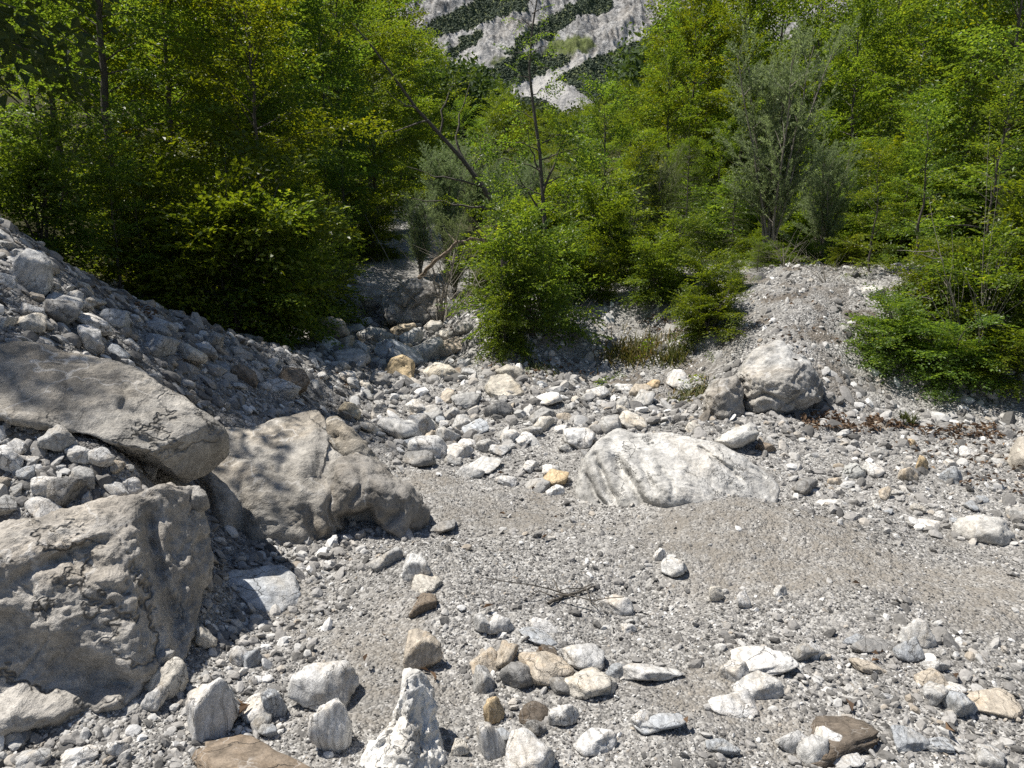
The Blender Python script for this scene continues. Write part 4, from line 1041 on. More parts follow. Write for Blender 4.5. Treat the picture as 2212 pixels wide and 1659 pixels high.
def willow(seed, Ht=4.5, rad=1.5, stems=12, per=14, bark=None):
    p = Plant(POOL_WILLOW, seed); rs = p.rs
    for k in range(stems):
        a = k * 2.399 + rs.normal(0, .3); h = Ht * rs.uniform(.65, 1.0); ln = rs.uniform(.1, .9) * rad / Ht; n = 11; z = np.linspace(-.1, 1, n); t = np.clip(z, 0, 1)
        S = np.c_[math.cos(a) * ln * h * t ** 1.1, math.sin(a) * ln * h * t ** 1.1, h * z]; S[1:, :2] += np.cumsum(rs.normal(0, .025, (n - 1, 2)), 0)
        p.wood(S, .026 * (1 - .85 * t) + .003, 5)
        for j in range(per):
            q = .16 + .82 * (j + rs.rand()) / per; b = rs.uniform(0, 6.283); el = math.radians(rs.uniform(38, 72)); o = np.array([np.interp(q, t, S[:, c]) for c in range(3)])
            L = rad * rs.uniform(.3, .75) * (1.15 - .6 * q)
            p.limb(o, [math.cos(b) * math.cos(el), math.sin(b) * math.cos(el), math.sin(el)], L, .007, n=6, sprays=6, droop=.02, start=.15, sc=(.5, .95), side=False, spread=.75, updir=(0, 0, .25))
        p.spray(S[-1], S[-1] - S[-2], .9)
    return p.meshes('willow', M_WILLOW, bark or M_BARKP)

def conifer(seed, Ht=4.0, rad=1.0, whorls=17, per=6, pool=None, leafmat=None, droop=.15, sprays=6):
    p = Plant(pool or POOL_SPRUCE, seed); rs = p.rs; T = trunk_line(rs, Ht, 12, .004); z = np.clip(T[:, 2] / Ht, 0, 1); p.wood(T, .04 * (1 - z) + .004, 7)
    for w in range(whorls):
        q = .04 + .94 * w / whorls
        for k in range(per):
            a = k * 6.283 / per + w * .7 + rs.normal(0, .15); L = rad * (1.05 - q) * rs.uniform(.75, 1.1); el = math.radians(np.interp(q, [0, 1], [-5, 35]))
            o = np.array([np.interp((q + rs.uniform(-.02, .02)) * Ht, T[:, 2], T[:, c]) for c in range(3)])
            p.limb(o, [math.cos(a) * math.cos(el), math.sin(a) * math.cos(el), math.sin(el)], L, .008, n=5, sprays=max(2, int(sprays * L / rad) + 1), droop=droop, lift=.08, start=.2, sc=(.55, 1.0), wob=.03)
    p.spray(T[-1], [0.05, 0, 1], .7)
    return p.meshes('conifer', leafmat or M_SPRUCE)

def bare_shrub(seed, Ht=1.6, rad=1.0, stems=12):
    p = Plant(POOL_SMALL, seed); rs = p.rs
    for k in range(stems):
        a = rs.uniform(0, 6.283); h = Ht * rs.uniform(.4, 1); ln = rs.uniform(.1, 1.0) * rad; n = 9; t = np.linspace(0, 1, n)
        S = np.c_[math.cos(a) * ln * t, math.sin(a) * ln * t, h * t - .25 * h * t ** 3]; S[1:] += np.cumsum(rs.normal(0, .02, (n - 1, 3)), 0); p.wood(S, .010 * (1 - .8 * t) + .0015, 4)
        for j in range(5):
            i = rs.randint(3, n); L = rs.uniform(.15, .5) * Ht; d = S[i] - S[i - 1]; d = d / np.linalg.norm(d) + rs.normal(0, .6, 3); s_ = np.linspace(0, 1, 5)
            p.wood(S[i] + np.outer(s_ * L, d) + np.cumsum(rs.normal(0, .012, (5, 3)), 0), .005 * (1 - .8 * s_) + .001, 3)
    return p.meshes('bare', M_BEECH, M_BARKP)

SHAPES = {}
def shape(key):
    if key not in SHAPES:
        k, i = key
        SHAPES[key] = {'beech': lambda: beech(100 + i, 9, .05, 2.7),
                       'tall': lambda: beech(140 + i, 11, .30, 2.6, 46, r0=.13),
                       'bush': lambda: bush(200 + i, 2.7, 1.5, 9),
                       'smallbush': lambda: bush(240 + i, 1.5, 1.1, 7, POOL_SMALL, 8),
                       'bare': lambda: bare_shrub(600 + i),
                       'sapling': lambda: sparse_tree(300 + i, 4.2, 1.0, 24),
                       'willow': lambda: willow(400 + i),
                       'larch': lambda: conifer(500 + i, 4.2, 1.25, 16, 6, POOL_LARCH, M_LARCH, .28, 6),
                       'spruce': lambda: conifer(540 + i, 4, 1.3, 17, 7)}[k]()
    return SHAPES[key]
NAMES = dict(bare='bare_shrub', beech='beech_tree', tall='beech_tree', bush='beech_bush', smallbush='beech_bush', sapling='beech_sapling', willow='willow_bush', larch='larch_tree', spruce='spruce_tree')
HT = dict(bare=1.6, beech=9, tall=11, bush=2.7, smallbush=1.5, sapling=4.2, willow=4.5, larch=4.2, spruce=4)
CATS = dict(bare='shrub', beech='tree', tall='tree', bush='bush', smallbush='bush', sapling='tree', willow='bush', larch='tree', spruce='tree')

def plant(kind, var, u, Y, vtop, label, group=None, wide=1.0, rot=None, xy=None, h=None, sink=.05):
    if xy is None:
        P = at(u, vtop, Y); x, y = P[0], P[1]; z0 = H1(x, y) - sink; hh = max(.4, P[2] - z0)
    else:
        x, y = xy; z0 = H1(x, y) - sink; hh = h
    tm, cm = shape((kind, var)); s = hh / HT[kind]
    o = link(NAMES[kind], None, loc=(x, y, z0)); o.empty_display_size = .3
    o.scale = (s * wide, s * wide, s); o.rotation_euler = (0, 0, (x * 7.3 + y * 3.1) if rot is None else rot)
    tag(o, label, CATS[kind], group)
    link('trunk', tm, o)
    if cm: link('crown', cm, o)
    return o
# ------------------------------------------------------------------ the wood on the left
WALL = 'beech trees of the dense dark wall beside the gravel bank'
plant('tall', 0, 168, 8.7, -420, 'beech with a smooth grey forked trunk standing in the dark above the gravel bank', rot=.6)
plant('beech', 0, 540, 9.4, 20, 'broad bright beech whose lowest leaf fans hang over the end of the gravel bank', wide=1.05, rot=2.2)
plant('beech', 1, 545, 12.4, 130, 'bright beech leaning out over the gully beside the cracked dark boulder', wide=1.0)
plant('bush', 0, 470, 8.0, 330, 'shaded beech bush in front of the dark hollow behind the gravel bank', wide=1.1)
plant('bush', 1, 560, 8.3, 440, 'bright low beech bush sweeping down to the end of the gravel bank', wide=1.0)
plant('bush', 2, 300, 7.9, 350, 'beech bush with pale lit twigs just behind the crest of the gravel bank', wide=1.0)
plant('sapling', 0, 235, 7.4, 330, 'slender sapling with lit horizontal leaf sprays before the dark hollow', wide=1.3)
plant('bush', 0, 60, 7.0, 250, 'dark shrub beneath the forked beech at the crest of the gravel bank', wide=1.1)
plant('bush', 0, 670, 10.6, 460, 'beech bush with bright fans at the dark mouth of the gully', wide=1.0)
plant('bush', 1, 800, 15.0, 430, 'small bright beech bush above the head of the gully', wide=1.1)
for i, (u, Y, vt, w) in enumerate([(330, 11.2, -180, 1), (480, 11.8, -130, 1), (560, 13.5, -80, 1), (690, 17, 60, 1), (800, 20, 130, 1), (740, 15.5, 260, 1), (420, 16, -200, 1.1), (580, 17.5, -160, 1.1), (730, 19, -60, 1), (790, 23, 60, 1), (240, 14, -240, 1), (60, 10.5, -220, 1), (150, 19, -150, 1.1), (320, 21, -120, 1.1), (480, 23, -100, 1.1), (20, 16, -200, 1.1), (640, 25, -80, 1)]):
    plant('beech', i % 3, u, Y, vt, 'beech of the dense leafy wall beside the gravel bank, crowns merging', WALL, wide=w)
HILL = 'trees on the valley side beyond the gully'
for i, (u, Y, vt) in enumerate([(700, 27, -120), (790, 33, -60), (800, 29, 40), (800, 42, -10), (855, 40, 110), (825, 58, 20), (885, 60, 100), (915, 80, 125), (955, 75, 170), (1010, 100, 175), (1040, 110, 200), (760, 50, -150), (640, 40, -200)]):
    plant('beech', i % 3, u, Y, vt, 'beech on the valley side beyond the gully, one of a receding row of crowns', HILL, wide=1.05)
# trees standing at the back of the bank, outside the picture: they shade the bank
for i, (x, y, h) in enumerate([(-5.9, 3.95, 5.4), (-5.9, 6.7, 6.4)]):
    plant('tall', 1, 0, 0, 0, 'beech at the back of the gravel bank whose crown shades it', 'beeches shading the gravel bank', xy=(x, y), h=h)

# ------------------------------------------------------------------ middle of the valley
for i, (u, Y, vt, w) in enumerate([(960, 15.0, 330, 1.1), (1030, 16.5, 300, 1.1), (1090, 15.5, 345, 1.0), (905, 14.0, 430, 1.0), (1150, 18, 340, 1.1), (980, 12.8, 470, 1.0), (1220, 17, 370, 1.0)]):
    plant('willow', i % 3, u, Y, vt, 'grey green willow of the thicket behind the leaning trunk', 'willows behind the leaning trunk', wide=w)
for i, (u, Y, vt) in enumerate([(920, 26, 250), (1000, 30, 250), (1070, 34, 235), (1130, 38, 262), (1190, 36, 268), (1250, 34, 262), (1310, 30, 245), (960, 42, 225), (1090, 60, 215), (1230, 55, 262), (1160, 75, 262), (1290, 60, 235), (1365, 45, 205), (1430, 50, 150)]):
    plant('beech', i % 3, u, Y, vt, 'rounded broadleaf tree on the valley floor before the scree', 'trees on the valley floor before the scree', wide=1.15)
plant('sapling', 1, 1300, 12.5, 200, 'young broadleaf tree with an open top just right of the scree', wide=1.0)
plant('sapling', 2, 1370, 12.0, 330, 'thin leafy tree between the open topped one and the larch', wide=1.2)
plant('bush', 2, 1150, 8.7, 480, 'bright beech bush overhanging the bank edge in the middle', wide=1.05)
plant('bush', 1, 1085, 8.4, 570, 'low leafy growth shading the edge of the brown topped slab', wide=.7)
plant('bush', 0, 1225, 9.6, 490, 'yellow green beech bush behind the bank edge, below the straight sapling', wide=1.0)
# ------------------------------------------------------------------ right bank
for k, a in enumerate([
 ('bush', 1, 1420, 9.3, 520, 'leafy bush whose shade darkens the hollow of the bank', 1.1),
 ('bush', 2, 1530, 8.4, 560, 'bright beech bush over the grass tuft at the left flank of the mound', 1.0),
 ('bush', 0, 1290, 9.6, 530, 'fresh green bush right of the bright overhanging one', .9),
 ('bush', 0, 1360, 10.2, 450, 'beech bush above the dry grass slope', 1.0),
 ('bush', 2, 1300, 10.8, 400, 'leafy bush behind the straight sapling to its right', 1.0),
 ('bush', 1, 1450, 9.6, 470, 'dark footed bush over the shaded hollow of the bank', 1.0),
 ('smallbush', 0, 1540, 8.1, 620, 'low bright beech spray hanging over the grass tuft', 1.25),
 ('bush', 2, 1590, 8.9, 560, 'yellow green beech bush left of the stony mound', .9),
 ('larch', 0, 1490, 11.4, 300, 'feathery yellow green larch left of the grey willow', 1.0),
 ('larch', 1, 1590, 12.4, 380, 'smaller larch in front of the grey willow', 1.0),
 ('larch', 0, 1640, 9.4, 520, 'olive young larch at the foot of the grey willow', 1.1),
 ('willow', 0, 1690, 10.6, 110, 'tall grey willow with many bare stems, highest on the right bank', 1.1),
 ('willow', 1, 1790, 11.2, 300, 'shorter grey willow to the right of the tall one', 1.0),
 ('willow', 2, 1420, 12.6, 330, 'silvery willow between the open topped tree and the larch', 1.0),
 ('spruce', 0, 1800, 10.4, 500, 'low dark green pine at the feet of the willows', 1.2),
 ('spruce', 1, 1380, 11.6, 400, 'dark pine between the straight sapling and the larch', 1.0),
 ('sapling', 0, 1900, 9.2, 330, 'young beech behind the stony mound with spreading sprays', 1.2),
 ('sapling', 1, 2010, 9.4, 250, 'crooked thin tree above the stony mound', 1.2),
 ('sapling', 2, 2160, 8.3, 190, 'pale stemmed sapling before the blue grey boulder on the bank', 1.1),
 ('bush', 1, 2010, 7.9, 530, 'beech bush sprawling over the right part of the stony mound', 1.15),
 ('bush', 0, 2130, 7.4, 500, 'dense beech bush with dark shade beneath at the picture edge', 1.1),
 ('smallbush', 1, 1935, 7.4, 640, 'low leafy spray creeping over the stony mound', 1.4),
 ('smallbush', 2, 2060, 7.0, 690, 'beech sprays drooping to the fallen leaves', 1.4),
 ('smallbush', 0, 2170, 6.9, 680, 'bright round leaved sprays hanging low at the picture edge', 1.4),
 ('bare', 0, 1790, 8.6, 545, 'tangle of bare pale twigs on the crown of the stony mound', 1.2),
 ('bare', 1, 1700, 9.6, 500, 'bare dead shrub at the feet of the tall grey willow', 1.2),
 ('bare', 2, 2140, 7.0, 430, 'thin bare grey stems rising through the bush at the picture edge', .5),
 ('bare', 1, 950, 10.6, 480, 'tangle of dead twigs at the thicket edge above the gully', 1.3),
 ('bare', 0, 1230, 8.8, 640, 'bare hanging twigs under the middle bush', 1.0),
 ('bush', 2, 2240, 7.6, 420, 'tall bush cut by the picture edge', 1.1),
]): plant(*a[:6], wide=a[6])
RB = 'trees filling the right valley side'
for i, (u, Y, vt, w) in enumerate([(1385, 21, 215, 1), (1450, 18, 150, 1), (1510, 19, 50, 1), (1540, 21, -30, 1), (1620, 18, 20, 1), (1700, 20, -60, 1), (1780, 17, -20, 1), (1860, 15, 60, 1), (1940, 16, 10, 1), (2010, 18, -40, 1), (2060, 13.5, 150, 1), (2140, 11.5, -60, 1), (2230, 10.5, -160, 1), (2300, 12, -250, 1), (1500, 30, -20, 1), (1490, 35, 80, 1), (1600, 32, -60, 1), (1850, 30, -40, 1), (1980, 26, -60, 1), (2120, 24, -80, 1), (1250, 22, 330, 1), (1880, 12.5, 330, 1), (1960, 11.8, 360, 1), (1560, 14.5, 300, 1), (1460, 14.5, 330, 1)]):
    plant('beech', i % 3, u, Y, vt, 'leafy tree filling the right valley side behind willow, larch and bushes', RB, wide=w)

for i, (k, u, Y, vt) in enumerate([('bush', 1480, 12.8, 420), ('bush', 1560, 13.4, 400), ('smallbush', 1640, 12.2, 490), ('bush', 1700, 13.6, 400), ('bush', 1780, 12.8, 430), ('bush', 1860, 13.2, 400), ('bush', 1950, 12.2, 420), ('bush', 2040, 12.6, 400), ('bush', 2130, 11.2, 400), ('bush', 1200, 12.6, 400), ('bush', 1090, 12.2, 440), ('bush', 1320, 12.8, 400), ('smallbush', 1740, 10.6, 540), ('smallbush', 1830, 9.9, 560), ('smallbush', 1660, 10.2, 560)]):
    plant(k, i % 3, u, Y, vt, 'undergrowth bush closing the view between the stems on the bank', 'undergrowth bushes on the bank', wide=1.25)
# ------------------------------------------------------------------ lone trees with a shape of their own
def own_tree(name, p, label, cat, loc, leafmat, bark, wname='trunk'):
    tm, cm = p.meshes(name, leafmat, bark); o = link(name, None, loc=loc); tag(o, label, cat)
    link('trunk', tm, o)
    if cm: link('crown', cm, o)
    return o

def leaning_tree():
    base = np.array(at(1088, 500, 10.4)); base[2] = H1(base[0], base[1]) - .1
    pts = [(1088, 490, 10.4), (1066, 440, 10.4), (1040, 400, 10.4), (1000, 345, 10.4), (950, 290, 10.3), (900, 235, 10.2), (850, 165, 10.1), (800, 95, 10.0), (760, 50, 10.0)]
    P = np.array([base] + [at(*q) for q in pts]) - base
    p = Plant(POOL_SMALL, 71); p.wood(P, np.array([.05, .042, .038, .034, .030, .026, .021, .016, .011, .006]), 7)
    def br(qs, r, n=4, leaves=2):
        Q = np.array([at(*q) for q in qs]) - base; Q = np.concatenate([Q[:1] * (1 - t) + Q[1:2] * t for t in (0,)] + [Q[1:]]) if 0 else Q
        t = np.linspace(0, 1, 9); T0 = np.linspace(0, 1, len(Q)); Q = np.stack([np.interp(t, T0, Q[:, c]) for c in range(3)], 1); Q[1:-1] += p.rs.normal(0, .015, (7, 3))
        p.wood(Q, r * (1 - .85 * t) + .002, 4)
        for k in range(leaves):
            i = p.rs.randint(4, 9); p.spray(Q[i], (Q[min(i, 7) + 1] - Q[min(i, 7)]) + p.rs.normal(0, .05, 3), p.rs.uniform(.4, .8))
    br([(1040, 400, 10.4), (960, 385, 10.2), (880, 360, 10.1)], .014, leaves=4); br([(1062, 452, 10.4), (980, 440, 10.2), (890, 428, 10.1)], .016, leaves=3)
    br([(1000, 345, 10.4), (985, 300, 10.5), (1000, 240, 10.6), (1015, 180, 10.6)], .018, leaves=6); br([(950, 290, 10.3), (960, 220, 10.3), (985, 170, 10.4)], .013, leaves=6)
    br([(900, 235, 10.2), (870, 225, 10), (830, 190, 9.9)], .010, leaves=4); br([(925, 260, 10.2), (860, 280, 10), (810, 290, 9.9)], .010, leaves=4)
    br([(1020, 372, 10.4), (1040, 320, 10.5), (1050, 270, 10.6)], .012, leaves=5)
    for k in range(10):
        i = p.rs.randint(3, 9); p.spray(P[i], p.rs.normal(0, 1, 3) * [1, 1, .4], p.rs.uniform(.5, .9))
    own_tree('leaning_tree', p, 'thin bare leaning tree reaching up to the left across the valley', 'tree', base, M_BEECH, M_BARK)

def straight_sapling():
    base = np.array(at(1178, 520, 9.9)); base[2] = H1(base[0], base[1]) - .1
    pts = [(1178, 500, 9.9), (1172, 420, 9.9), (1166, 330, 9.9), (1152, 230, 9.9), (1143, 150, 9.9), (1150, 60, 9.9), (1163, -20, 9.9), (1166, -60, 9.9)]
    P = np.array([base] + [at(*q) for q in pts]) - base
    p = Plant(POOL_SMALL, 73); p.wood(P, np.array([.038, .030, .026, .022, .019, .016, .012, .008, .004]), 7)
    def br(qs, r, leaves=3, sc=(.5, .9)):
        Q = np.array([at(*q) for q in qs]) - base; t = np.linspace(0, 1, 8); Q = np.stack([np.interp(t, np.linspace(0, 1, len(Q)), Q[:, c]) for c in range(3)], 1); Q[1:-1] += p.rs.normal(0, .012, (6, 3))
        p.wood(Q, r * (1 - .8 * t) + .002, 4)
        for k in range(leaves):
            i = p.rs.randint(3, 8); p.spray(Q[i], (Q[-1] - Q[0]) / 3 + p.rs.normal(0, .12, 3), p.rs.uniform(*sc) * 1.25)
    br([(1175, 470, 9.9), (1150, 430, 9.8), (1120, 380, 9.7)], .016, 4); br([(1172, 420, 9.9), (1195, 350, 9.8), (1220, 300, 9.8)], .016, 6); br([(1170, 380, 9.9), (1148, 330, 10), (1140, 280, 10)], .012, 4)
    for v, s in ((420, -1), (400, 1), (370, -1), (345, 1), (330, -1), (310, 1)): br([(1170, v, 9.9), (1170 + 45 * s, v - 20, 9.8), (1170 + 95 * s, v - 25, 9.7)], .008, 6, (.6, 1))
    for v, s in ((255, -1), (235, 1), (205, 1), (180, -1), (160, 1), (130, -1), (115, 1), (85, 1), (60, -1), (30, 1), (10, -1)):
        br([(1150, v, 9.9), (1150 + 18 * s, v - 14, 9.9), (1150 + 38 * s, v - 16, 9.8)], .005, 3, (.35, .65))
    own_tree('beech_sapling', p, 'tall straight dark sapling standing alone before the mountain, nearly leafless', 'tree', base, M_BEECH, M_BARK)

def hanging_branch():
    base = np.array([-5.0, 5.6, 0]); base[2] = H1(-5.0, 5.6) - .1
    pool = [spray_beech(np.random.RandomState(50 + k), .8, .15) for k in range(4)]
    p = Plant(pool, 75); p.wood(np.array([[0, 0, 0], [.05, 0, 1.2], [.0, -.05, 2.4], [-.05, 0, 3.6], [0, 0, 4.8]]), np.array([.09, .075, .06, .045, .02]), 8)
    for z, x, y, dz, L in ((1.1, .9, .1, .15, 1.5), (1.5, .95, -.15, .05, 1.7), (1.9, 1, .2, .0, 1.5), (2.2, .9, -.3, .1, 1.5), (2.7, 1, .2, .1, 1.3), (1.3, .6, .7, .1, 1.4), (2.4, -.6, .6, .2, 1.4), (3.0, -.8, -.5, .3, 1.3), (3.6, .6, -.6, .4, 1.2), (4.2, .3, .6, .7, 1.0)):
        p.limb(np.array([0, 0, z]), [x, y, dz], L, .02, sprays=6, droop=.28, start=.3, sc=(.6, 1.0))
    own_tree('maple_tree', p, 'maple with big dull leaves hanging in from beside the gravel bank', 'tree', base, M_MAPLE, M_BARK)

def bare_branch(name, pts, r, label, cat, mat, twigs=0, seed=1, flat=.5):
    rs = np.random.RandomState(seed); P = np.array([at(*q) for q in pts]); base = P[0].copy(); t = np.linspace(0, 1, 18)
    Q = np.stack([np.interp(t, np.linspace(0, 1, len(P)), P[:, c]) for c in range(3)], 1) - base; Q[1:-1] += rs.normal(0, r * .35, (16, 3))
    w = [(Q, r * (1 - .7 * t) + .002, 6)]
    for k in range(twigs):
        i = rs.randint(4, 17); L = rs.uniform(.15, .5); d = rs.normal(0, 1, 3); d[2] = abs(d[2]) * flat; d /= np.linalg.norm(d); s = np.linspace(0, 1, 5)
        w.append((Q[i] + np.outer(s * L, d) + rs.normal(0, .01, (5, 3)), r * .35 * (1 - .8 * s) + .0015, 4))
    V, F = tubes(w); o = link(name, mesh(name, V, F, mat, True), loc=base); tag(o, label, cat); return o

def ground_pts(uvs, lift=.02):
    out = []
    for u, v, *l in uvs:
        q = hit(u, v); out.append((u, v, q[1])); 
    return out

def grass_tuft(u, v, h, w, n, label, hang=False, dry=.3, seed=1, mat=None):
    rs = np.random.RandomState(seed); b = hit(u, v); P = np.c_[rs.normal(0, w * .35, n), rs.normal(0, w * .3, n), np.zeros(n)]
    P[:, 2] = H(P[:, 0] + b[0], P[:, 1] + b[1]) - b[2] - .02
    D = rs.normal(0, .55, (n, 3)); D[:, 2] = 1
    if hang: D[:, 1] -= 1.0; D[:, 2] = .25
    D /= np.linalg.norm(D, axis=1)[:, None]; L = h * rs.uniform(.4, 1.1, n); S = np.cross(D, [0, 0, 1.]); S /= np.linalg.norm(S, axis=1)[:, None]; wd = .006
    q1 = P + D * L[:, None] * .55; q2 = P + D * L[:, None]; q2[:, 2] -= L * (.75 if hang else .22); q1[:, 2] -= L * (.12 if hang else 0)
    V = np.stack([P - S * wd, P + S * wd, q1 + S * wd * .8, q1 - S * wd * .8, q2], 1).reshape(-1, 3); f = (np.arange(n) * 5)[:, None]
    F = np.concatenate([f + [[0, 1, 2]], f + [[0, 2, 3]], f + [[3, 2, 4]]], 1).reshape(-1, 3)
    r = np.where(rs.rand(n) < dry, rs.uniform(.9, 1, n), rs.uniform(0, .85, n))
    o = link('grass_tuft', mesh('grass_tuft', V, F, mat or M_GRASS, False, {'rnd': ('FACE', np.repeat(r, 3))}), loc=b); tag(o, label, 'grass tuft'); return o

def litter(polys, n, seed=3):
    rs = np.random.RandomState(seed); pts = []
    for poly, k in polys:
        f = in_px(poly)
        pts += [f(rs) for _ in range(k)]
    P = np.array(pts); z = H(P[:, 0], P[:, 1]) + rs.uniform(.015, .05, len(P)); P = np.c_[P, z]; n = len(P)
    D = rs.normal(0, 1, (n, 3)); D[:, 2] *= .35; N = rs.normal(0, .5, (n, 3)); N[:, 2] += 1; L = rs.uniform(.03, .065, n)
    V = leaf_quads(P, D, N, L, L * .5, .4)
    o = link('leaf_litter', mesh('leaf_litter', V, leaf_faces(n), M_DRY, False, {'rnd': ('FACE', np.repeat(rs.rand(n), 2))})); tag(o, 'brown curled fallen leaves lying in drifts on the gravel', kind='stuff')

def ground_cover():
    rs = np.random.RandomState(33); N = 9000
    P = np.c_[rs.uniform(-7, 9, N), rs.uniform(6.2, 17, N)]; sand, wood, earth = ground_masks(P[:, 0], P[:, 1]); nz = fbm(np.c_[P * .8, P[:, :1] * 0], 3, 55)
    q = px(np.c_[P, H(P[:, 0], P[:, 1])])
    bank = smooth01((P[:, 1] - 7.0) / .8) * smooth01((P[:, 0] - .6) / .5) * .05
    P = P[rs.rand(N) < np.clip(np.maximum(wood * (.35 + nz), bank * (1 + 2 * nz)), 0, 1) * (q[:, 0] > -300)]
    out, r = [], []
    for x, y in P:
        T = POOL_SMALL[rs.randint(len(POOL_SMALL))]; a = rs.uniform(0, 6.283); e = rs.uniform(.1, 1.0); M = frame(np.array([math.cos(a) * math.cos(e), math.sin(a) * math.cos(e), math.sin(e)]), rs.normal(0, .4))
        out.append(T * rs.uniform(.35, .85) @ M + np.array([x, y, 0])); r.append(np.clip(rs.rand(len(T) // 4) * .8 + rs.uniform(0, .2), 0, 1))
    k = np.repeat(np.arange(len(P)), [len(t) for t in out]); V = np.concatenate(out); V[:, 2] += H(P[:, 0], P[:, 1])[k]; n = len(V) // 4
    o = link('ground_cover', mesh('ground_cover', V, leaf_faces(n), M_BEECH, False, {'rnd': ('FACE', np.repeat(np.concatenate(r), 2))})); tag(o, 'low leafy ground cover and seedlings on the bank tops and wood floor', kind='stuff')

# ------------------------------------------------------------------ far forest and mountain
def clump_mesh(name, P, S, mat, rs, label, leaf=.45, per=60, flat=1.0):
    """countless far crowns: leaf clumps spread through each crown's volume, upper side fuller"""
    n = len(P); N = n * per; c = np.repeat(np.arange(n), per)
    d = rs.normal(size=(N, 3)); d /= np.linalg.norm(d, axis=1)[:, None]; d[:, 2] = np.where(d[:, 2] < -.3, -d[:, 2], d[:, 2])
    lob = 1 + .35 * perlin(d * 1.7 + c[:, None] * 1.37, 4)
    r = rs.uniform(.55, 1.0, N) ** .6 * lob
    Q = P[c] + d * r[:, None] * S[c][:, None] * np.array([.42, .42, .5 * flat]) + np.c_[np.zeros(N), np.zeros(N), S[c] * .5 * flat]
    D = rs.normal(size=(N, 3)); D[:, 2] -= .3; Nn = d + rs.normal(0, .5, (N, 3)); L = leaf * S[c] / S.mean() * rs.uniform(.6, 1.4, N)
    V = leaf_quads(Q, D, Nn, L, L * .7, .2)
    o = link(name, mesh(name, V, leaf_faces(N), mat, False, {'rnd': ('FACE', np.repeat(np.clip(rs.rand(N) * .7 + np.repeat(rs.rand(n), per) * .3, 0, 1), 2))})); tag(o, label, kind='stuff'); return o

def far_forest():
    rs = np.random.RandomState(61); n = 5200
    y = np.exp(rs.uniform(math.log(40), math.log(820), n)); x = rs.uniform(-1.05, 1.15, n) * (y * .72 + 10)
    P = np.c_[x, y, H(x, y)]; q = px(P)
    gully = np.abs(x - (.085 * y + 3)) < 3 + .022 * y
    keep = (q[:, 0] > -250) & (q[:, 0] < 2450) & ~((y < 70) & (np.abs(x) < 18)) & ~(gully & (y > 330))
    top = px(np.c_[P[:, :2], P[:, 2] + 9])
    line = np.interp(top[:, 0], [700, 850, 1000, 1090, 1290, 1400, 1500, 1600], [-400, 50, 190, 258, 262, 180, 20, -400])
    keep &= top[:, 1] > line
    P = P[keep]; S = (6.5 + 4.5 * rs.rand(len(P))) * np.where(P[:, 1] > 420, .55, 1) * np.clip(P[:, 1] / 60, .8, 1.3)
    for k, (d0, d1, leaf, per) in enumerate(((0, 110, .42, 900), (110, 260, .75, 420), (260, 2000, 1.05, 190))):
        m = (P[:, 1] >= d0) & (P[:, 1] < d1)
        clump_mesh('far_forest', P[m], S[m], M_FAR, rs, ('forest of broadleaf crowns climbing the valley sides behind the nearer trees', 'distant forest high on the valley sides', 'most distant forest below the mountain')[k], leaf, per)

MY0 = 780.0
def mount_z(x, y):
    P = np.c_[x, y, np.zeros_like(x)]
    z0 = np.interp(MY0, _FY, _FZ)
    t = np.maximum(y - MY0, 0)
    z = z0 + .17 * t + .55 * np.maximum(t - 110 - .10 * x, 0) - .12 * np.maximum(t - 420, 0)
    z = z + .30 * np.maximum(0, np.abs(x - 60) - 230)
    a = math.radians(38); U_ = x * math.cos(a) - y * math.sin(a) * .7
    rib = 1 - np.abs(perlin(np.c_[U_ * .016, (x + y) * .0035, x * 0], 3)) * 2.2
    k = smooth01((t - 90) / 160)
    z = z + k * (16 * rib + 9 * ridged(P * .011, 3, 6) + 5 * fbm(P * .035, 4, 8) + 4.6 * ridged(P * np.array([.06, .03, 1]), 4, 15) + 2.0 * fbm(P * .2, 3, 18)) + (1 - k) * 2.5 * fbm(P * .02, 3, 11)
    return z - 6

def mount_hit(u, v):
    d = ray(u, v); d = d / d[1]; ys = np.linspace(MY0, 2300, 1500); P = CAM + ys[:, None] * d
    b = P[:, 2] < mount_z(P[:, 0], P[:, 1]); k = int(np.argmax(b)) if b.any() else -1
    return P[k]

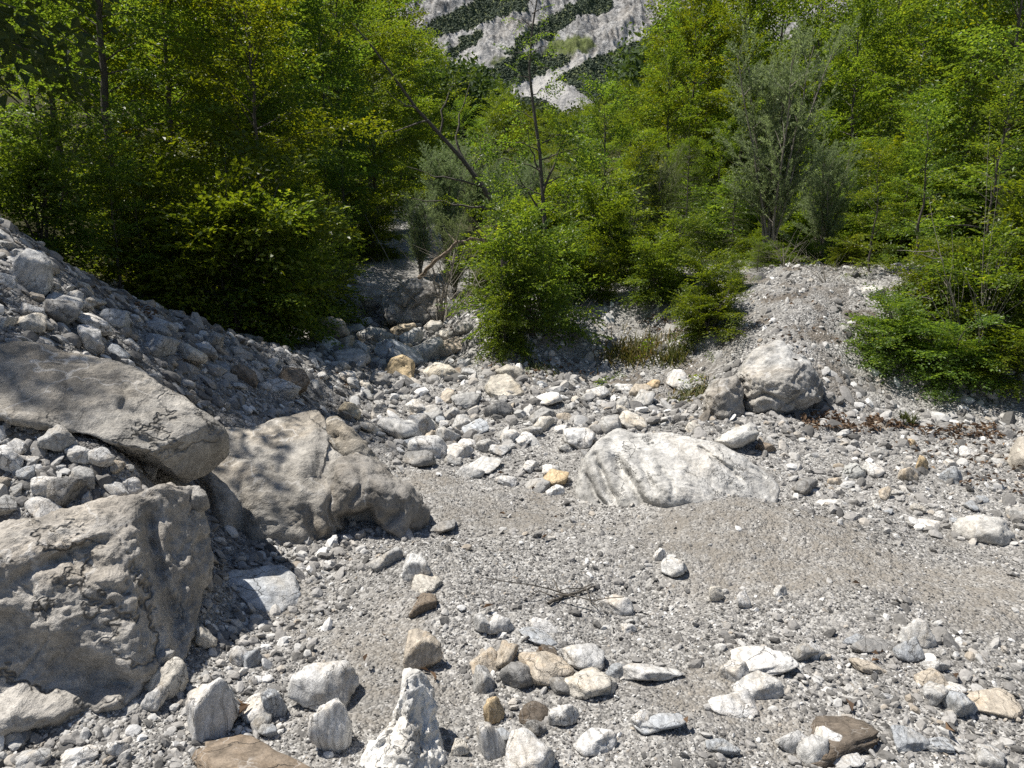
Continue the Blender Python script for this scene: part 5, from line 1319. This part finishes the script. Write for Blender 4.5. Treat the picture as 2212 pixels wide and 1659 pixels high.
def mountain():
    xs = np.concatenate([np.linspace(-620, -235, 40), np.linspace(-230, 300, 330), np.linspace(305, 760, 45)]); ys = np.concatenate([np.linspace(MY0 - 60, 1500, 380), np.linspace(1510, 2300, 50)])
    X, Y = np.meshgrid(xs, ys); x, y = X.ravel(), Y.ravel(); z = mount_z(x, y); V = np.c_[x, y, z]
    nx, ny = len(xs), len(ys); i = np.arange(nx * ny).reshape(ny, nx); F = np.c_[i[:-1, :-1].ravel(), i[:-1, 1:].ravel(), i[1:, 1:].ravel(), i[1:, :-1].ravel()]
    wp = lambda poly: [tuple(mount_hit(u, v)[[0, 2]]) for u, v in poly]
    Q = np.c_[x, z]; nz = fbm(np.c_[x * .05, z * .05, x * 0], 4, 21); fine = fbm(np.c_[x * .11, z * .11, x * 0], 3, 22)
    def mask(polys, soft, rough):
        m = np.zeros(len(x))
        for p in polys:
            w = wp(p); d = seg_dist(Q, w + [w[0]]); s = np.where(inside(Q, w), d, -d)
            m = np.maximum(m, smooth01(.5 + (s + nz * rough + fine * rough * .4) / soft))
        return m
    scree = mask([[(1099, 189), (1143, 173), (1185, 156), (1233, 134), (1274, 116), (1328, 101), (1337, 106), (1286, 122), (1245, 143), (1209, 161), (1200, 176), (1233, 197), (1262, 217), (1283, 238), (1256, 244), (1233, 256), (1209, 238), (1173, 214), (1125, 206)],
                  [(959, 131), (1006, 125), (1063, 104), (1051, 128), (1036, 149), (1012, 164), (994, 143)], [(1310, 98), (1358, 71), (1399, 66), (1405, 77), (1352, 98)]], 2.2, 3.2)
    pine = mask([[(896, 69), (953, 36), (1006, 12), (1042, -6), (1143, -6), (1137, 24), (1090, 36), (1042, 51), (982, 66), (935, 83), (917, 95)],
                 [(962, 119), (994, 83), (1036, 66), (1048, 74), (1018, 98), (976, 122)], [(1090, 119), (1125, 77), (1161, 48), (1209, 24), (1262, -12), (1328, -12), (1322, 18), (1268, 30), (1233, 48), (1209, 66), (1173, 83), (1137, 101), (1113, 116)],
                 [(1018, 167), (1066, 143), (1113, 122), (1173, 113), (1227, 122), (1230, 134), (1197, 149), (1167, 164), (1125, 179), (1090, 197), (1036, 238), (935, 197), (1012, 185)], [(1191, 173), (1233, 149), (1274, 125), (1328, 107), (1388, 83), (1447, 48), (1501, 36), (1531, 238), (1352, 238), (1292, 226), (1256, 197), (1227, 185)],
                 [(1090, 206), (1173, 214), (1209, 229), (1233, 257), (1197, 268), (1113, 262)], [(1280, 235), (1352, 226), (1352, 274), (1221, 274), (1251, 250)]], 2.5, 7.5)
    grass = mask([[(1173, 104), (1209, 83), (1268, 77), (1292, 95), (1274, 116), (1221, 122), (1173, 113)], [(1048, 140), (1090, 122), (1108, 125), (1072, 143)], [(1382, 86), (1429, 42), (1453, 24), (1447, 54), (1399, 89)], [(1167, 164), (1209, 143), (1251, 128), (1245, 134), (1185, 158)]], 5, 8)
    pine = pine * (1 - smooth01(scree * 2)); veg = np.clip(np.maximum(grass * .9, pine * .8) * (1 - scree), 0, 1)
    o = link('mountain', mesh('mountain', V, F, M_MOUNT, True, {'veg': ('POINT', veg), 'scree': ('POINT', scree)})); tag(o, 'pale limestone mountain with scree tongues', kind='structure')
    rs = np.random.RandomState(8); idx = np.where((pine > .45) & (y > MY0))[0]; pr = px(V[idx]); ok = (pr[:, 0] > 780) & (pr[:, 0] < 1700) & (pr[:, 1] > -120) & (pr[:, 1] < 320); idx = idx[ok]
    idx = rs.choice(idx, min(len(idx) * 3, 34000)); P = V[idx] + np.c_[rs.uniform(-1.7, 1.7, len(idx)), rs.uniform(-1.7, 1.7, len(idx)), np.zeros(len(idx))]; P[:, 2] = mount_z(P[:, 0], P[:, 1])
    TV, TF = ICO[1]; Vs = []; s = rs.uniform(.7, 1.7, len(P)); jit = 1 + rs.normal(0, .22, (len(P), len(TV)))
    W = P[:, None] + TV[None] * jit[..., None] * s[:, None, None] * np.array([1, 1, .75]) + np.array([0, 0, .4])
    F2 = (TF[None] + (np.arange(len(P)) * len(TV))[:, None, None]).reshape(-1, 3)
    o = link('dwarf_pine_scrub', mesh('dwarf_pine_scrub', W.reshape(-1, 3), F2, M_PINE, False, {'rnd': ('FACE', np.repeat(rs.rand(len(P)), len(TF)))})); tag(o, 'dark dwarf pine scrub in bands across the mountain side', kind='stuff')
M_MAPLE = leaf_material('maple_leaf', (.030, .058, .014), (.085, .12, .025), (1.8, 1.7, .8), (.22, .18, .03), .6, .35)
M_PINE = leaf_material('dwarf_pine', (.040, .066, .040), (.075, .11, .06), (1, 1, .8), None, .8, .1)
build_ground()
build_gravel()
leaning_tree()
straight_sapling()
hanging_branch()
bare_branch('dry_branch', [(905, 600, 10.6), (945, 560, 10.2), (985, 525, 10.0), (1015, 515, 9.9), (1065, 522, 9.9)], .028, 'arched bare dead branch poking from the thicket over the gully', 'branch', M_DRYWOOD, 8, 3)
_g = ground_pts([(1185, 1310), (1215, 1295), (1250, 1285), (1285, 1272)])
bare_branch('fallen_twig', [(u, v - 6, y) for u, v, y in _g], .007, 'thin dark dead twig lying on the gravel above the bluish slab', 'twig', M_BARK, 6, 5, .08)
bare_branch('driftwood', [(1640, 772, 6.9), (1665, 778, 6.75), (1690, 785, 6.65), (1715, 790, 6.6), (1722, 778, 6.6)], .035, 'crooked brown driftwood lying on the round grey bank boulder', 'branch', M_DRYWOOD, 1, 7)
grass_tuft(1500, 850, .30, .30, 900, 'dark grass tuft hanging beside the narrow rough boulder', True, .35, 3)
grass_tuft(1155, 790, .26, .28, 600, 'dry hanging grass tuft under the beech bush at the bank edge', True, .6, 4)
grass_tuft(1370, 770, .26, .5, 800, 'yellow dry grass on the slope between the bushes', False, .7, 5)
grass_tuft(1455, 775, .22, .3, 400, 'greener grass at the shaded end of the dry grass slope', False, .3, 6)
grass_tuft(1960, 915, .20, .08, 90, 'small green broad leaved plant among the fallen leaves', False, 0, 7)
litter([([(1720, 905), (1800, 895), (1850, 925), (1900, 905), (1960, 925), (1860, 940), (1740, 925)], 380), ([(1960, 930), (2150, 920), (2160, 950), (1990, 945)], 160), ([(0, 810), (15, 800), (20, 835), (0, 840)], 40), ([(100, 880), (150, 870), (160, 895), (110, 900)], 40), ([(180, 855), (215, 880), (240, 905), (200, 890)], 30), ([(505, 1540), (525, 1535), (525, 1565), (508, 1565)], 12), ([(300, 660), (345, 690), (330, 700), (290, 675)], 40), ([(1900, 960), (2212, 930), (2212, 1080), (2050, 1060)], 120), ([(1000, 1000), (1500, 900), (2212, 1600), (700, 1600)], 25), ([(1000, 770), (1300, 790), (1300, 830), (1050, 810)], 110), ([(1390, 690), (1500, 680), (1500, 730), (1400, 720)], 90), ([(640, 745), (1000, 690), (1000, 850), (700, 850)], 60), ([(1600, 640), (1900, 640), (1900, 800), (1650, 800)], 70)], 0)
ground_cover()
mountain()
far_forest()
